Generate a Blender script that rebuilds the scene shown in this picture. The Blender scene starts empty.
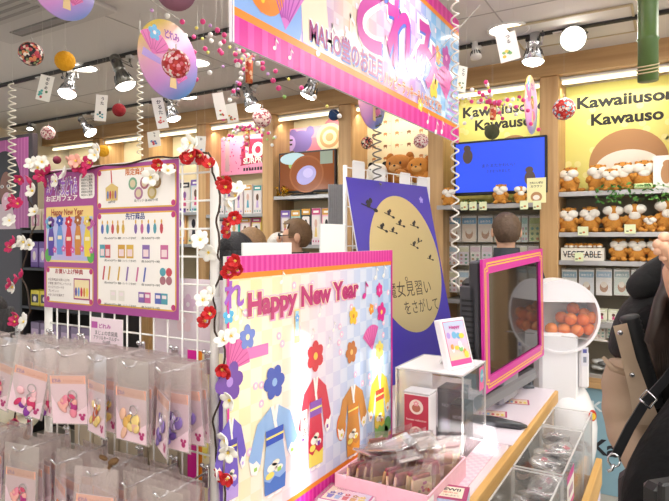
import bpy, math, random
from mathutils import Vector, Matrix, Euler
PI = math.pi
sc = bpy.context.scene
COL = sc.collection
R = random.Random(7)

# ------------------------------------------------------------------ camera, world, sun, exposure
CAMZ = 1.55
YAW = math.atan(337.5 / 570)
SN, CS = math.sin(YAW), math.cos(YAW)
cam = bpy.data.cameras.new('camera')
cam.sensor_width = 36
cam.lens = 570 / 669 * 36
cam.shift_y = -11.5 / 669
cam.clip_start = .02
cam_ob = bpy.data.objects.new('camera', cam)
COL.objects.link(cam_ob)
cam_ob.location = (0, 0, CAMZ)
cam_ob.rotation_euler = (PI / 2, 0, YAW)
sc.camera = cam_ob

w = bpy.data.worlds.new('world')
sc.world = w
w.use_nodes = True
w.node_tree.nodes['Background'].inputs[0].default_value = (.86, .93, 1, 1)
w.node_tree.nodes['Background'].inputs[1].default_value = 1.0

sun_dir = Vector((-.3, .95, -.281 * .95)).normalized()
sl = bpy.data.lights.new('sun', 'SUN')
sl.energy = 34
sl.angle = .006
sl.color = (1, .97, .92)
so = bpy.data.objects.new('sun', sl)
COL.objects.link(so)
LS = .62
sl.energy *= .45
so.rotation_euler = sun_dir.to_track_quat('-Z', 'Y').to_euler()

def area(name, loc, sx, sy, power, col=(1, .97, .92), rot=(0, 0, 0)):
    l = bpy.data.lights.new(name, 'AREA')
    l.shape = 'RECTANGLE'; l.size = sx; l.size_y = sy; l.energy = power * LS; l.color = col
    o = bpy.data.objects.new(name, l); COL.objects.link(o)
    o.location = loc; o.rotation_euler = rot
    return o
area('ceiling_fill_front', (-.2, -.1, 2.70), 2.4, 1.2, 40, (1, .98, .96))  # added soft fills under the ceiling, no fixtures built for them
area('ceiling_fill_mid', (-1.6, 2.1, 2.70), 2.0, .5, 26)
area('ceiling_fill_left', (-3.6, 2.9, 2.70), 2.5, .5, 34)
area('ceiling_fill_right', (.4, 3.0, 2.70), 1.5, .5, 30)
area('ceiling_fill_aisle', (.9, 1.2, 2.70), 1.2, 1.6, 40, (1, .98, .96))
for i, (loc, e) in enumerate([((-.1, -.9, 2.15), 26), ((1.3, .6, 2.2), 16), ((-4.6, .6, 2.1), 34)]):  # added point fills to brighten the ceiling, no pendants hang here
    l = bpy.data.lights.new('fill_point', 'POINT'); l.energy = e * LS; l.shadow_soft_size = .18; l.color = (1, .97, .93)
    o = bpy.data.objects.new('fill_point', l); COL.objects.link(o); o.location = loc
sc.view_settings.view_transform = 'Standard'
sc.view_settings.look = 'None'
sc.cycles.transparent_max_bounces = 40
sc.view_settings.gamma = 1
sc.view_settings.use_curve_mapping = False
sc.view_settings.exposure = .35

# ------------------------------------------------------------------ pixel rays of the photograph onto real planes
def ray(px, py=239):
    t = (px - 334.5) / 570
    return Vector((-SN + CS * t, CS + SN * t, (239 - py) / 570))
def atD(px, py, d):
    return ray(px, py) * d + Vector((0, 0, CAMZ))
def atY(px, py, Y):
    r = ray(px, py); return r * (Y / r.y) + Vector((0, 0, CAMZ))
def atX(px, py, X):
    r = ray(px, py); return r * (X / r.x) + Vector((0, 0, CAMZ))
def atZ(px, py, Z):
    r = ray(px, py); return r * ((Z - CAMZ) / r.z) + Vector((0, 0, CAMZ))

# ------------------------------------------------------------------ materials
def lin(c):
    if isinstance(c, str):
        c = [int(c[i:i + 2], 16) / 255 for i in (0, 2, 4)]
        c = [x / 12.92 if x <= .04045 else ((x + .055) / 1.055) ** 2.4 for x in c]
    return (c[0], c[1], c[2], 1)
MC = {}
def mat(col, rough=.6, metal=0, emit=0, var=0, scale=20, bump=0, alpha=None, key=None):
    k = key or (str(col), rough, metal, emit, var, scale, bump)
    if k in MC: return MC[k]
    m = bpy.data.materials.new('m_%d' % len(MC)); m.use_nodes = True
    nt = m.node_tree; b = nt.nodes['Principled BSDF']
    b.inputs['Base Color'].default_value = lin(col)
    b.inputs['Roughness'].default_value = rough
    b.inputs['Metallic'].default_value = metal
    if emit:
        b.inputs['Emission Color'].default_value = lin(col)
        b.inputs['Emission Strength'].default_value = emit
    if var or bump:
        tc = nt.nodes.new('ShaderNodeTexCoord'); n = nt.nodes.new('ShaderNodeTexNoise')
        n.inputs['Scale'].default_value = scale; n.inputs['Detail'].default_value = 5
        nt.links.new(tc.outputs['Object'], n.inputs['Vector'])
        if var:
            mx = nt.nodes.new('ShaderNodeMix'); mx.data_type = 'RGBA'
            c = lin(col)
            mx.inputs[6].default_value = tuple(max(0, x * (1 - var)) for x in c[:3]) + (1,)
            mx.inputs[7].default_value = tuple(min(1, x * (1 + var)) for x in c[:3]) + (1,)
            nt.links.new(n.outputs['Fac'], mx.inputs[0]); nt.links.new(mx.outputs[2], b.inputs['Base Color'])
        if bump:
            bp = nt.nodes.new('ShaderNodeBump'); bp.inputs['Strength'].default_value = bump
            bp.inputs['Distance'].default_value = .01
            nt.links.new(n.outputs['Fac'], bp.inputs['Height']); nt.links.new(bp.outputs['Normal'], b.inputs['Normal'])
    MC[k] = m
    return m
def film(key, tint='ffffff', body=.12, gloss=.16, rough=.08):
    """clear plastic: mostly transparent, a little milky, with a shine"""
    if key in MC: return MC[key]
    m = bpy.data.materials.new(key); m.use_nodes = True; nt = m.node_tree
    for n in list(nt.nodes): nt.nodes.remove(n)
    o = nt.nodes.new('ShaderNodeOutputMaterial'); t = nt.nodes.new('ShaderNodeBsdfTransparent')
    d = nt.nodes.new('ShaderNodeBsdfDiffuse'); g = nt.nodes.new('ShaderNodeBsdfGlossy')
    d.inputs[0].default_value = lin(tint); t.inputs[0].default_value = (.98, .98, .98, 1)
    g.inputs['Roughness'].default_value = rough
    m1 = nt.nodes.new('ShaderNodeMixShader'); m2 = nt.nodes.new('ShaderNodeMixShader')
    m1.inputs[0].default_value = body
    nt.links.new(t.outputs[0], m1.inputs[1]); nt.links.new(d.outputs[0], m1.inputs[2])
    lw = nt.nodes.new('ShaderNodeLayerWeight'); lw.inputs[0].default_value = .3
    ml = nt.nodes.new('ShaderNodeMath'); ml.operation = 'MULTIPLY_ADD'
    ml.inputs[1].default_value = .3; ml.inputs[2].default_value = gloss * .3
    nt.links.new(lw.outputs['Fresnel'], ml.inputs[0]); nt.links.new(ml.outputs[0], m2.inputs[0])
    nt.links.new(m1.outputs[0], m2.inputs[1]); nt.links.new(g.outputs[0], m2.inputs[2])
    nt.links.new(m2.outputs[0], o.inputs[0])
    MC[key] = m
    return m
def ramp_mat(key, stops, axis=(1, 0, 0), off=0, scl=1, check=0, rough=.3, metal=0, dots=None, emit=0):
    """printed colour ramp along an object axis, optional pale check or dots"""
    if key in MC: return MC[key]
    m = bpy.data.materials.new(key); m.use_nodes = True; nt = m.node_tree; b = nt.nodes['Principled BSDF']
    b.inputs['Roughness'].default_value = rough; b.inputs['Metallic'].default_value = metal
    tc = nt.nodes.new('ShaderNodeTexCoord'); dp = nt.nodes.new('ShaderNodeVectorMath'); dp.operation = 'DOT_PRODUCT'
    dp.inputs[1].default_value = axis
    nt.links.new(tc.outputs['Object'], dp.inputs[0])
    ma = nt.nodes.new('ShaderNodeMath'); ma.operation = 'MULTIPLY_ADD'
    ma.inputs[1].default_value = scl; ma.inputs[2].default_value = off
    nt.links.new(dp.outputs['Value'], ma.inputs[0])
    cr = nt.nodes.new('ShaderNodeValToRGB'); e = cr.color_ramp.elements
    e[0].position, e[0].color = stops[0][0], lin(stops[0][1])
    e[1].position, e[1].color = stops[-1][0], lin(stops[-1][1])
    for p, c in stops[1:-1]:
        x = e.new(p); x.color = lin(c)
    nt.links.new(ma.outputs[0], cr.inputs[0]); out = cr.outputs[0]
    if check or dots:
        mx = nt.nodes.new('ShaderNodeMix'); mx.data_type = 'RGBA'
        nt.links.new(out, mx.inputs[6])
        if check:
            ck = nt.nodes.new('ShaderNodeTexChecker'); ck.inputs['Scale'].default_value = check
            ck.inputs[1].default_value = (.28, .28, .28, 1); ck.inputs[2].default_value = (0, 0, 0, 1)
            nt.links.new(tc.outputs['Object'], ck.inputs['Vector']); nt.links.new(ck.outputs[0], mx.inputs[0])
            mx.inputs[7].default_value = (1, 1, 1, 1)
        else:
            v = nt.nodes.new('ShaderNodeTexVoronoi'); v.inputs['Scale'].default_value = dots[0]
            nt.links.new(tc.outputs['Object'], v.inputs['Vector'])
            lt = nt.nodes.new('ShaderNodeMath'); lt.operation = 'LESS_THAN'; lt.inputs[1].default_value = dots[1]
            nt.links.new(v.outputs['Distance'], lt.inputs[0]); nt.links.new(lt.outputs[0], mx.inputs[0])
            mx.inputs[7].default_value = lin(dots[2])
        out = mx.outputs[2]
    nt.links.new(out, b.inputs['Base Color'])
    if emit:
        nt.links.new(out, b.inputs['Emission Color']); b.inputs['Emission Strength'].default_value = emit
    MC[key] = m
    return m
def voro(key, cols, scale, rough=.5):
    """small multi-coloured floral print"""
    if key in MC: return MC[key]
    m = bpy.data.materials.new(key); m.use_nodes = True; nt = m.node_tree; b = nt.nodes['Principled BSDF']
    b.inputs['Roughness'].default_value = rough
    tc = nt.nodes.new('ShaderNodeTexCoord'); v = nt.nodes.new('ShaderNodeTexVoronoi'); v.inputs['Scale'].default_value = scale
    nt.links.new(tc.outputs['Object'], v.inputs['Vector'])
    sp = nt.nodes.new('ShaderNodeSeparateColor'); nt.links.new(v.outputs['Color'], sp.inputs[0])
    cr = nt.nodes.new('ShaderNodeValToRGB'); cr.color_ramp.interpolation = 'CONSTANT'; e = cr.color_ramp.elements
    e[0].position = 0; e[0].color = lin(cols[0]); e[1].position = 1 / len(cols); e[1].color = lin(cols[1])
    for i in range(2, len(cols)):
        x = e.new(i / len(cols)); x.color = lin(cols[i])
    nt.links.new(sp.outputs[0], cr.inputs[0])
    mx = nt.nodes.new('ShaderNodeMix'); mx.data_type = 'RGBA'
    lt = nt.nodes.new('ShaderNodeMath'); lt.operation = 'LESS_THAN'; lt.inputs[1].default_value = .62
    nt.links.new(v.outputs['Distance'], lt.inputs[0]); nt.links.new(lt.outputs[0], mx.inputs[0])
    mx.inputs[6].default_value = lin(cols[0]); nt.links.new(cr.outputs[0], mx.inputs[7])
    nt.links.new(mx.outputs[2], b.inputs['Base Color'])
    MC[key] = m
    return m
def wood_mat(key, c1, c2, axis='Z', rough=.5):
    if key in MC: return MC[key]
    m = bpy.data.materials.new(key); m.use_nodes = True; nt = m.node_tree; b = nt.nodes['Principled BSDF']
    b.inputs['Roughness'].default_value = rough
    tc = nt.nodes.new('ShaderNodeTexCoord'); mp = nt.nodes.new('ShaderNodeMapping')
    mp.inputs['Scale'].default_value = {'Z': (30, 30, 1.5), 'X': (1.5, 30, 30), 'Y': (30, 1.5, 30)}[axis]
    n = nt.nodes.new('ShaderNodeTexNoise'); n.inputs['Scale'].default_value = 1; n.inputs['Detail'].default_value = 6
    cr = nt.nodes.new('ShaderNodeValToRGB'); cr.color_ramp.elements[0].color = lin(c1); cr.color_ramp.elements[1].color = lin(c2)
    cr.color_ramp.elements[0].position = .3; cr.color_ramp.elements[1].position = .7
    nt.links.new(tc.outputs['Object'], mp.inputs[0]); nt.links.new(mp.outputs[0], n.inputs['Vector'])
    nt.links.new(n.outputs['Fac'], cr.inputs[0]); nt.links.new(cr.outputs[0], b.inputs['Base Color'])
    MC[key] = m
    return m

WHITE = mat('f2f0ee', .45); GREYW = mat('dcdad6', .5); BLACK = mat('141416', .4); DGREY = mat('3a3a3d', .5)
SILVER = mat('c8c9cc', .22, .9); CHROME = mat('dfe0e3', .12, 1); WIRE = mat('f0eeea', .35)
MAG = mat('d81f96', .3); MAGL = mat('e648ab', .3); ORANGE = mat('f08a1e', .3); YEL = mat('f7d33c', .4)
PINK = mat('f4b3cf', .5); PALEP = mat('f3d9e2', .5); RED = mat('c8202c', .5); CREAM = mat('efe6cf', .6)
BLUE = mat('3f6fd0', .4); LBLUE = mat('9cc4ec', .4); PURP = mat('7a58c4', .4); LILAC = mat('c9b0e2', .4)
GREEN = mat('5fae55', .5); INK = mat('22222a', .6); BROWN = mat('b06a2c', .6); TEAL = mat('55c3b4', .5)
WOOD = wood_mat('wood_col', 'b98f5e', 'd2ac7a'); WOODX = wood_mat('wood_beam', 'a98254', 'bf9968', 'X')
WOODY = wood_mat('wood_table', 'c9974f', 'e3b871', 'Y')
FILM = film('film'); FILMM = film('film_milky', 'f8e6e4', .2, .14, .12); WRAP = film('wrap', 'ffffff', .16, .8, .14); ACRY = film('acrylic', 'ffffff', .04, .16, .02)
STRING = mat('b9b6ae', .7)

# ------------------------------------------------------------------ mesh builder
TXT = {}
def text_mesh(s, offset):
    k = (s, offset)
    if k not in TXT:
        c = bpy.data.curves.new('t', 'FONT'); c.body = s; c.size = 1; c.offset = offset; c.resolution_u = 3
        o = bpy.data.objects.new('t', c); COL.objects.link(o)
        dg = bpy.context.evaluated_depsgraph_get()
        me = bpy.data.meshes.new_from_object(o.evaluated_get(dg))
        vs = [tuple(v.co) for v in me.vertices]; fs = [tuple(p.vertices) for p in me.polygons]
        bpy.data.objects.remove(o); bpy.data.curves.remove(c); bpy.data.meshes.remove(me)
        TXT[k] = (vs, fs)
    return TXT[k]
class MB:
    def __init__(s): s.v = []; s.f = []; s.m = []; s.sm = []; s.mats = []; s.T = Matrix()
    def mi(s, m):
        if m not in s.mats: s.mats.append(m)
        return s.mats.index(m)
    def add(s, vs, fs, m, smooth=False):
        b = len(s.v); T = s.T; i = s.mi(m)
        s.v += [tuple(T @ Vector(p)) for p in vs]
        for f in fs: s.f.append(tuple(b + k for k in f)); s.m.append(i); s.sm.append(smooth)
        return s
    def box(s, c, d, m, b=0, rot=None):
        h = [x / 2 for x in d]; b = min(b, *(x * .49 for x in h)) if b else 0
        M = rot.to_matrix() if rot else Matrix.Identity(3); c = Vector(c)
        S = [(x, y, z) for x in (-1, 1) for y in (-1, 1) for z in (-1, 1)]
        if not b:
            vs = [c + M @ Vector([q[i] * h[i] for i in range(3)]) for q in S]
            return s.add(vs, [(0, 1, 3, 2), (4, 6, 7, 5), (0, 4, 5, 1), (2, 3, 7, 6), (0, 2, 6, 4), (1, 5, 7, 3)], m)
        vs = []; ix = {}
        for q in S:
            for a in range(3):
                ix[q, a] = len(vs)
                vs.append(Vector([q[i] * (h[i] if i == a else h[i] - b) for i in range(3)]))
        fs = []
        for a in range(3):
            o = [i for i in range(3) if i != a]
            for sg in (-1, 1):
                l = []
                for p, q in ((-1, -1), (1, -1), (1, 1), (-1, 1)):
                    k = [0, 0, 0]; k[a] = sg; k[o[0]] = p; k[o[1]] = q; l.append(ix[tuple(k), a])
                fs.append(l)
            for p in (-1, 1):
                for q in (-1, 1):
                    k0 = [0, 0, 0]; k0[o[0]] = p; k0[o[1]] = q; k1 = list(k0); k0[a] = -1; k1[a] = 1
                    fs.append([ix[tuple(k0), o[0]], ix[tuple(k1), o[0]], ix[tuple(k1), o[1]], ix[tuple(k0), o[1]]])
        for q in S: fs.append([ix[q, 0], ix[q, 1], ix[q, 2]])
        for i, f in enumerate(fs):
            ce = sum((vs[k] for k in f), Vector()) / len(f); n = (vs[f[1]] - vs[f[0]]).cross(vs[f[2]] - vs[f[0]])
            if n.dot(ce) < 0: fs[i] = f[::-1]
        return s.add([c + M @ v for v in vs], fs, m)
    def sph(s, c, r, m, n=14, k=9, rot=None, fn=None):
        if not hasattr(r, '__len__'): r = (r, r, r)
        M = rot.to_matrix() if rot else Matrix.Identity(3); c = Vector(c); vs = []; fs = []
        for j in range(1, k):
            a = PI * j / k
            for i in range(n):
                b = 2 * PI * i / n
                p = Vector((r[0] * math.sin(a) * math.cos(b), r[1] * math.sin(a) * math.sin(b), r[2] * math.cos(a)))
                if fn: p = fn(p)
                vs.append(c + M @ p)
        t = Vector((0, 0, r[2])); bo = Vector((0, 0, -r[2]))
        if fn: t = fn(t); bo = fn(bo)
        vs += [c + M @ t, c + M @ bo]; T, B = len(vs) - 2, len(vs) - 1
        for j in range(k - 2):
            for i in range(n):
                a, b2 = j * n + i, j * n + (i + 1) % n; fs.append((a, a + n, b2 + n, b2))
        for i in range(n):
            fs.append((T, i, (i + 1) % n)); q = (k - 2) * n; fs.append((B, q + (i + 1) % n, q + i))
        return s.add(vs, fs, m, True)
    def tube(s, pts, r, m, n=6, cap=True):
        pts = [Vector(p) for p in pts]; rs = r if hasattr(r, '__len__') else [r] * len(pts)
        vs = []; fs = []; u = None
        for i, p in enumerate(pts):
            d = (pts[min(i + 1, len(pts) - 1)] - pts[max(i - 1, 0)]).normalized()
            if u is None:
                u = d.orthogonal().normalized()
            else:
                u = (u - d * u.dot(d)); u = u.normalized() if u.length > 1e-6 else d.orthogonal().normalized()
            w2 = d.cross(u)
            vs += [p + (u * math.cos(2 * PI * k / n) + w2 * math.sin(2 * PI * k / n)) * rs[i] for k in range(n)]
        for i in range(len(pts) - 1):
            for k in range(n):
                a, b = i * n + k, i * n + (k + 1) % n; fs.append((a, b, b + n, a + n))
        if cap:
            fs.append(tuple(range(n))[::-1]); fs.append(tuple(range(len(vs) - n, len(vs))))
        return s.add(vs, fs, m, n > 4)
    def lathe(s, prof, m, n=20, c=(0, 0, 0), rot=None):
        M = rot.to_matrix() if rot else Matrix.Identity(3); c = Vector(c); vs = []; fs = []
        for r, z in prof:
            vs += [c + M @ Vector((r * math.cos(2 * PI * i / n), r * math.sin(2 * PI * i / n), z)) for i in range(n)]
        for j in range(len(prof) - 1):
            for i in range(n):
                a, b = j * n + i, j * n + (i + 1) % n; fs.append((a, b, b + n, a + n))
        return s.add(vs, fs, m, True)
    # flat print, in the xy plane of s.T
    def p2(s, pts, m, z=0): return s.add([(x, y, z) for x, y in pts], [tuple(range(len(pts)))], m)
    def rect(s, x0, y0, x1, y1, m, z=0): return s.p2([(x0, y0), (x1, y0), (x1, y1), (x0, y1)], m, z)
    def rrect(s, x0, y0, x1, y1, r, m, z=0):
        pts = []
        for cx, cy, a0 in ((x1 - r, y0 + r, -90), (x1 - r, y1 - r, 0), (x0 + r, y1 - r, 90), (x0 + r, y0 + r, 180)):
            for k in range(5):
                a = math.radians(a0 + 22.5 * k); pts.append((cx + r * math.cos(a), cy + r * math.sin(a)))
        return s.p2(pts, m, z)
    def ell(s, cx, cy, rx, ry, m, z=0, n=24, rot=0, a0=0, a1=2 * PI):
        pts = []; full = abs(a1 - a0) > 6.28
        for i in range(n if full else n + 1):
            a = a0 + (a1 - a0) * i / n; x, y = rx * math.cos(a), ry * math.sin(a)
            pts.append((cx + x * math.cos(rot) - y * math.sin(rot), cy + x * math.sin(rot) + y * math.cos(rot)))
        if not full: pts.append((cx, cy))
        return s.p2(pts, m, z)
    def line2(s, x0, y0, x1, y1, w2, m, z=0):
        d = Vector((x1 - x0, y1 - y0)).normalized() * w2 / 2
        return s.p2([(x0 - d.y, y0 + d.x), (x0 + d.y, y0 - d.x), (x1 + d.y, y1 - d.x), (x1 - d.y, y1 + d.x)][::1], m, z)
    def text(s, t, x, y, h, m, z=0, width=None, align='l', bold=0, shear=0):
        vs, fs = text_mesh(t, bold)
        if not vs: return s
        x0 = min(v[0] for v in vs); x1 = max(v[0] for v in vs)
        sx = width / (x1 - x0) if width else h
        wd = (x1 - x0) * sx; ox = x - x0 * sx - (wd / 2 if align == 'c' else wd if align == 'r' else 0)
        return s.add([(v[0] * sx + ox + shear * v[1] * h, v[1] * h + y, z) for v in vs], fs, m)
    def flower2(s, x, y, r, m, mc, z=0, n=5, rot=.3):
        for k in range(n):
            a = rot + 2 * PI * k / n; s.ell(x + r * .55 * math.cos(a), y + r * .55 * math.sin(a), r * .48, r * .4, m, z + k * .00008, 12, a)
        return s.ell(x, y, r * .25, r * .25, mc, z + .0007, 10)
    def fan2(s, x, y, r, a0, a1, m, m2, z=0):
        s.ell(x, y, r, r, m, z, 18, 0, a0, a1)
        for k in range(7):
            a = a0 + (a1 - a0) * (k + .5) / 7; s.line2(x + .2 * r * math.cos(a), y + .2 * r * math.sin(a), x + r * .97 * math.cos(a), y + r * .97 * math.sin(a), r * .03, m2, z + .0004)
        return s
    def note2(s, x, y, h, m, z=0):
        s.ell(x, y, h * .26, h * .19, m, z, 12, .4); s.rect(x + h * .18, y, x + h * .26, y + h, m, z + .0002)
        return s.p2([(x + h * .18, y + h), (x + h * .18, y + h * .8), (x + h * .6, y + h * .55), (x + h * .6, y + h * .7)], m, z + .0002)
    def build(s, name, parent=None, loc=None, rot=None):
        me = bpy.data.meshes.new(name); me.from_pydata(s.v, [], s.f)
        for m in s.mats: me.materials.append(m)
        me.polygons.foreach_set('material_index', s.m); me.polygons.foreach_set('use_smooth', s.sm)
        me.update()
        o = bpy.data.objects.new(name, me); COL.objects.link(o)
        if parent: o.parent = parent
        if loc is not None: o.location = loc
        if rot is not None: o.rotation_euler = rot
        return o
def frame(o, u, v):
    u = Vector(u).normalized(); v = Vector(v).normalized(); n = u.cross(v)
    M = Matrix.Identity(4)
    for i in range(3): M[i][0], M[i][1], M[i][2], M[i][3] = u[i], v[i], n[i], o[i]
    return M
FX = lambda o=(0, 0, 0): frame(o, (0, 1, 0), (0, 0, 1))    # print facing +X
FY = lambda o=(0, 0, 0): frame(o, (1, 0, 0), (0, 0, 1))    # print facing -Y
FZ = lambda o=(0, 0, 0): frame(o, (1, 0, 0), (0, 1, 0))

def tag(o, label, cat, group=None, kind=None):
    o['label'] = label; o['category'] = cat
    if group: o['group'] = group
    if kind: o['kind'] = kind
    return o
def thing(name, label, cat, loc=(0, 0, 0), rot=(0, 0, 0), group=None):
    o = bpy.data.objects.new(name, None); COL.objects.link(o)
    o.location = loc; o.rotation_euler = rot if hasattr(rot, '__len__') else (0, 0, rot)
    o.empty_display_size = .05
    return tag(o, label, cat, group)
def solo(mb, name, label, cat, loc=None, rot=None, group=None):
    return tag(mb.build(name, None, loc, rot), label, cat, group)
def struct(mb, name):
    o = mb.build(name); o['kind'] = 'structure'; return o
def dup(o, loc, rot, label, group=None, scale=None):
    r = o.copy(); COL.objects.link(r); r.location = loc; r.rotation_euler = rot if hasattr(rot, '__len__') else (0, 0, rot)
    r['label'] = label
    if group: r['group'] = group
    if scale: r.scale = (scale,) * 3 if not hasattr(scale, '__len__') else scale
    for ch in list(o.children):
        c = ch.copy(); COL.objects.link(c); c.parent = r
        for g in list(ch.children):
            d = g.copy(); COL.objects.link(d); d.parent = c
    return r
ORD = ['first', 'second', 'third', 'fourth', 'fifth', 'sixth', 'seventh', 'eighth', 'ninth', 'tenth', 'eleventh', 'twelfth']
def nth(i, n):
    return 'leftmost' if i == 0 else 'rightmost' if i == n - 1 else ORD[i] + ' from left'

# ------------------------------------------------------------------ the room
CEIL = 2.74; YF = 3.95; YB = 4.22; ZC = .77
mb = MB(); mb.box((-2, 2, -.05), (14, 12, .1), mat('b5aca0', .35, var=.08, scale=3)); struct(mb, 'floor')
mb = MB(); cm = mat('d3d0cb', .8); mb.box((-2, 1.4, CEIL + .05), (14, 6.4, .1), cm)
seam = mat('a8a5a0', .8)
for x in (-6.2, -4.4, -2.6, -.8, 1.0): mb.box((x, 1.4, CEIL), (.008, 6.3, .004), seam)
for y in (-.5, .7, 1.6, 3.0): mb.box((-2, y, CEIL), (13.8, .008, .004), seam)
struct(mb, 'ceiling')
wallm = mat('e9dfbf', .7)
mb = MB(); mb.box((-2.2, YB + .1, CEIL / 2), (9.2, .08, CEIL), wallm); struct(mb, 'wall_back')
XL = YF * ray(47).x / ray(47).y
mb = MB(); mb.box((XL - .06, 3.66, CEIL / 2), (.1, 1.2, CEIL), mat('d9cfba', .7)); struct(mb, 'wall_left')
# street side behind the camera: unseen wall, its gaps cut to shape the low sun into streaks
rw = mat('e6e2da', .8); mb = MB(); YR = -1.6
holes = [(.002, .030, 1.62, 2.12), (.122, .132, 1.70, 2.1), (.155, .192, 1.88, 2.12), (.40, .62, 1.80, 1.90)]
xs = sorted({-8.0, 3.2} | {h[0] for h in holes} | {h[1] for h in holes})
for a, b in zip(xs, xs[1:]):
    h = [q for q in holes if q[0] <= a + 1e-6 and q[1] >= b - 1e-6]
    segs = [(0, h[0][2]), (h[0][3], CEIL)] if h else [(0, CEIL)]
    for z0, z1 in segs: mb.box(((a + b) / 2, YR, (z0 + z1) / 2), (b - a, .02, z1 - z0), rw)
struct(mb, 'wall_front')
# timber fascia over the shelving, cove light strips
mb = MB(); mb.box(((XL + .9) / 2, YF - .03, 2.675), (.9 - XL, .06, .13), WOODX); mb.box(((XL + .9) / 2, YF + .12, 2.735), (.9 - XL, .3, .01), WOODX)
struct(mb, 'trim_1')
COLR = [-1.33, -1.14, -.95, -.755, -.5625, -.372, -.175, .015]
for i, r in enumerate(COLR):
    mb = MB(); x = r * YF
    mb.box((x, YF + .13, 2.61 / 2), (.115, .34, 2.61), WOOD, .004)
    o = struct(mb, 'trim_%d' % (i + 2))
tube_l = mat('fff3cf', .5, emit=1.5)
edges = [XL] + [r * YF for r in COLR] + [.9]
for i in range(len(edges) - 1):
    a, b = edges[i] + .06, edges[i + 1] - .06
    if b - a < .1: continue
    t = thing('cove_light', 'long white cove light above the %s shelving bay of the back wall' % nth(i, len(edges) - 1), 'light', ((a + b) / 2, YF + .03, 2.565), 0, 'cove lights under the timber beam')
    mb = MB(); mb.box((0, .03, .035), (b - a, .07, .02), GREYW, .003); mb.build('housing', t)
    mb = MB(); mb.box((0, 0, .008), (b - a - .02, .026, .024), tube_l, .008); mb.build('diffuser', t)
    area('cove_glow', ((a + b) / 2, YF + .06, 2.54), b - a, .05, 2.2, (1, .95, .8), (math.radians(28), 0, 0))

# air conditioner cassette
p = atZ(45, 20, CEIL)
t = thing('air_conditioner', 'white square ceiling air conditioner cassette with slotted outlet', 'air conditioner', (p.x, p.y - .38, CEIL - .001))
mb = MB(); mb.box((0, 0, -.012), (.95, .95, .024), mat('c2bfba', .6), .006); mb.build('panel', t)
mb = MB(); mb.box((0, 0, -.028), (.5, .5, .012), mat('b2afaa', .6), .004)
for k in range(9): mb.box((0, -.2 + .05 * k, -.035), (.46, .02, .004), mat('8d8a86', .6))
mb.build('grille', t)
for k in range(4):
    a = k * PI / 2; mb = MB(); mb.T = Matrix.Rotation(a, 4, 'Z')
    mb.box((0, .38, -.026), (.55, .075, .008), mat('7c7975', .7), .003)
    mb.box((0, .37, -.032), (.5, .04, .004), mat('8f8c88', .5)); mb.build('outlet', t)
# ceiling hatch
p = atZ(572, 28, CEIL); mb = MB(); mb.box((0, 0, -.004), (.62, .42, .008), cm)
hm = mat('b7a98a', .6)
for a, b, c, d in ((0, .21, .62, .012), (0, -.21, .62, .012), (.31, 0, .012, .42), (-.31, 0, .012, .42)): mb.box((a, b, -.007), (c, d, .01), hm)
solo(mb, 'ceiling_hatch', 'flush ceiling access hatch with beige frame over the brown plush shelves', 'hatch', (p.x, p.y, CEIL))

# recessed ceiling lights
bulb = mat('fff8ea', .5, emit=6)
for i, (px, py, rr, lab) in enumerate([(82, 67, .10, 'round recessed downlight between the yellow yarn ball and the front track'), (508, 29, .105, 'large round recessed downlight above the hanging yellow flower card'),
                                  (4, 130, .10, 'round recessed downlight at the far left of the ceiling'), (186, 96, .09, 'round recessed downlight behind the round pastel hanging disc'),
                                  (196, 62, .09, 'round recessed downlight nearest the bead strings')]):
    p = atZ(px, py, CEIL)
    t = thing('downlight', lab, 'ceiling light', (p.x, p.y, CEIL - .001), 0, 'recessed downlights')
    mb = MB(); mb.lathe([(rr + .015, 0), (rr + .013, -.008), (rr, -.01), (rr * .95, .0)], GREYW, 24); mb.build('bezel', t)
    mb = MB(); mb.lathe([(rr * .98, -.004), (0, -.006)], bulb, 24); mb.build('lens', t)

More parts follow.
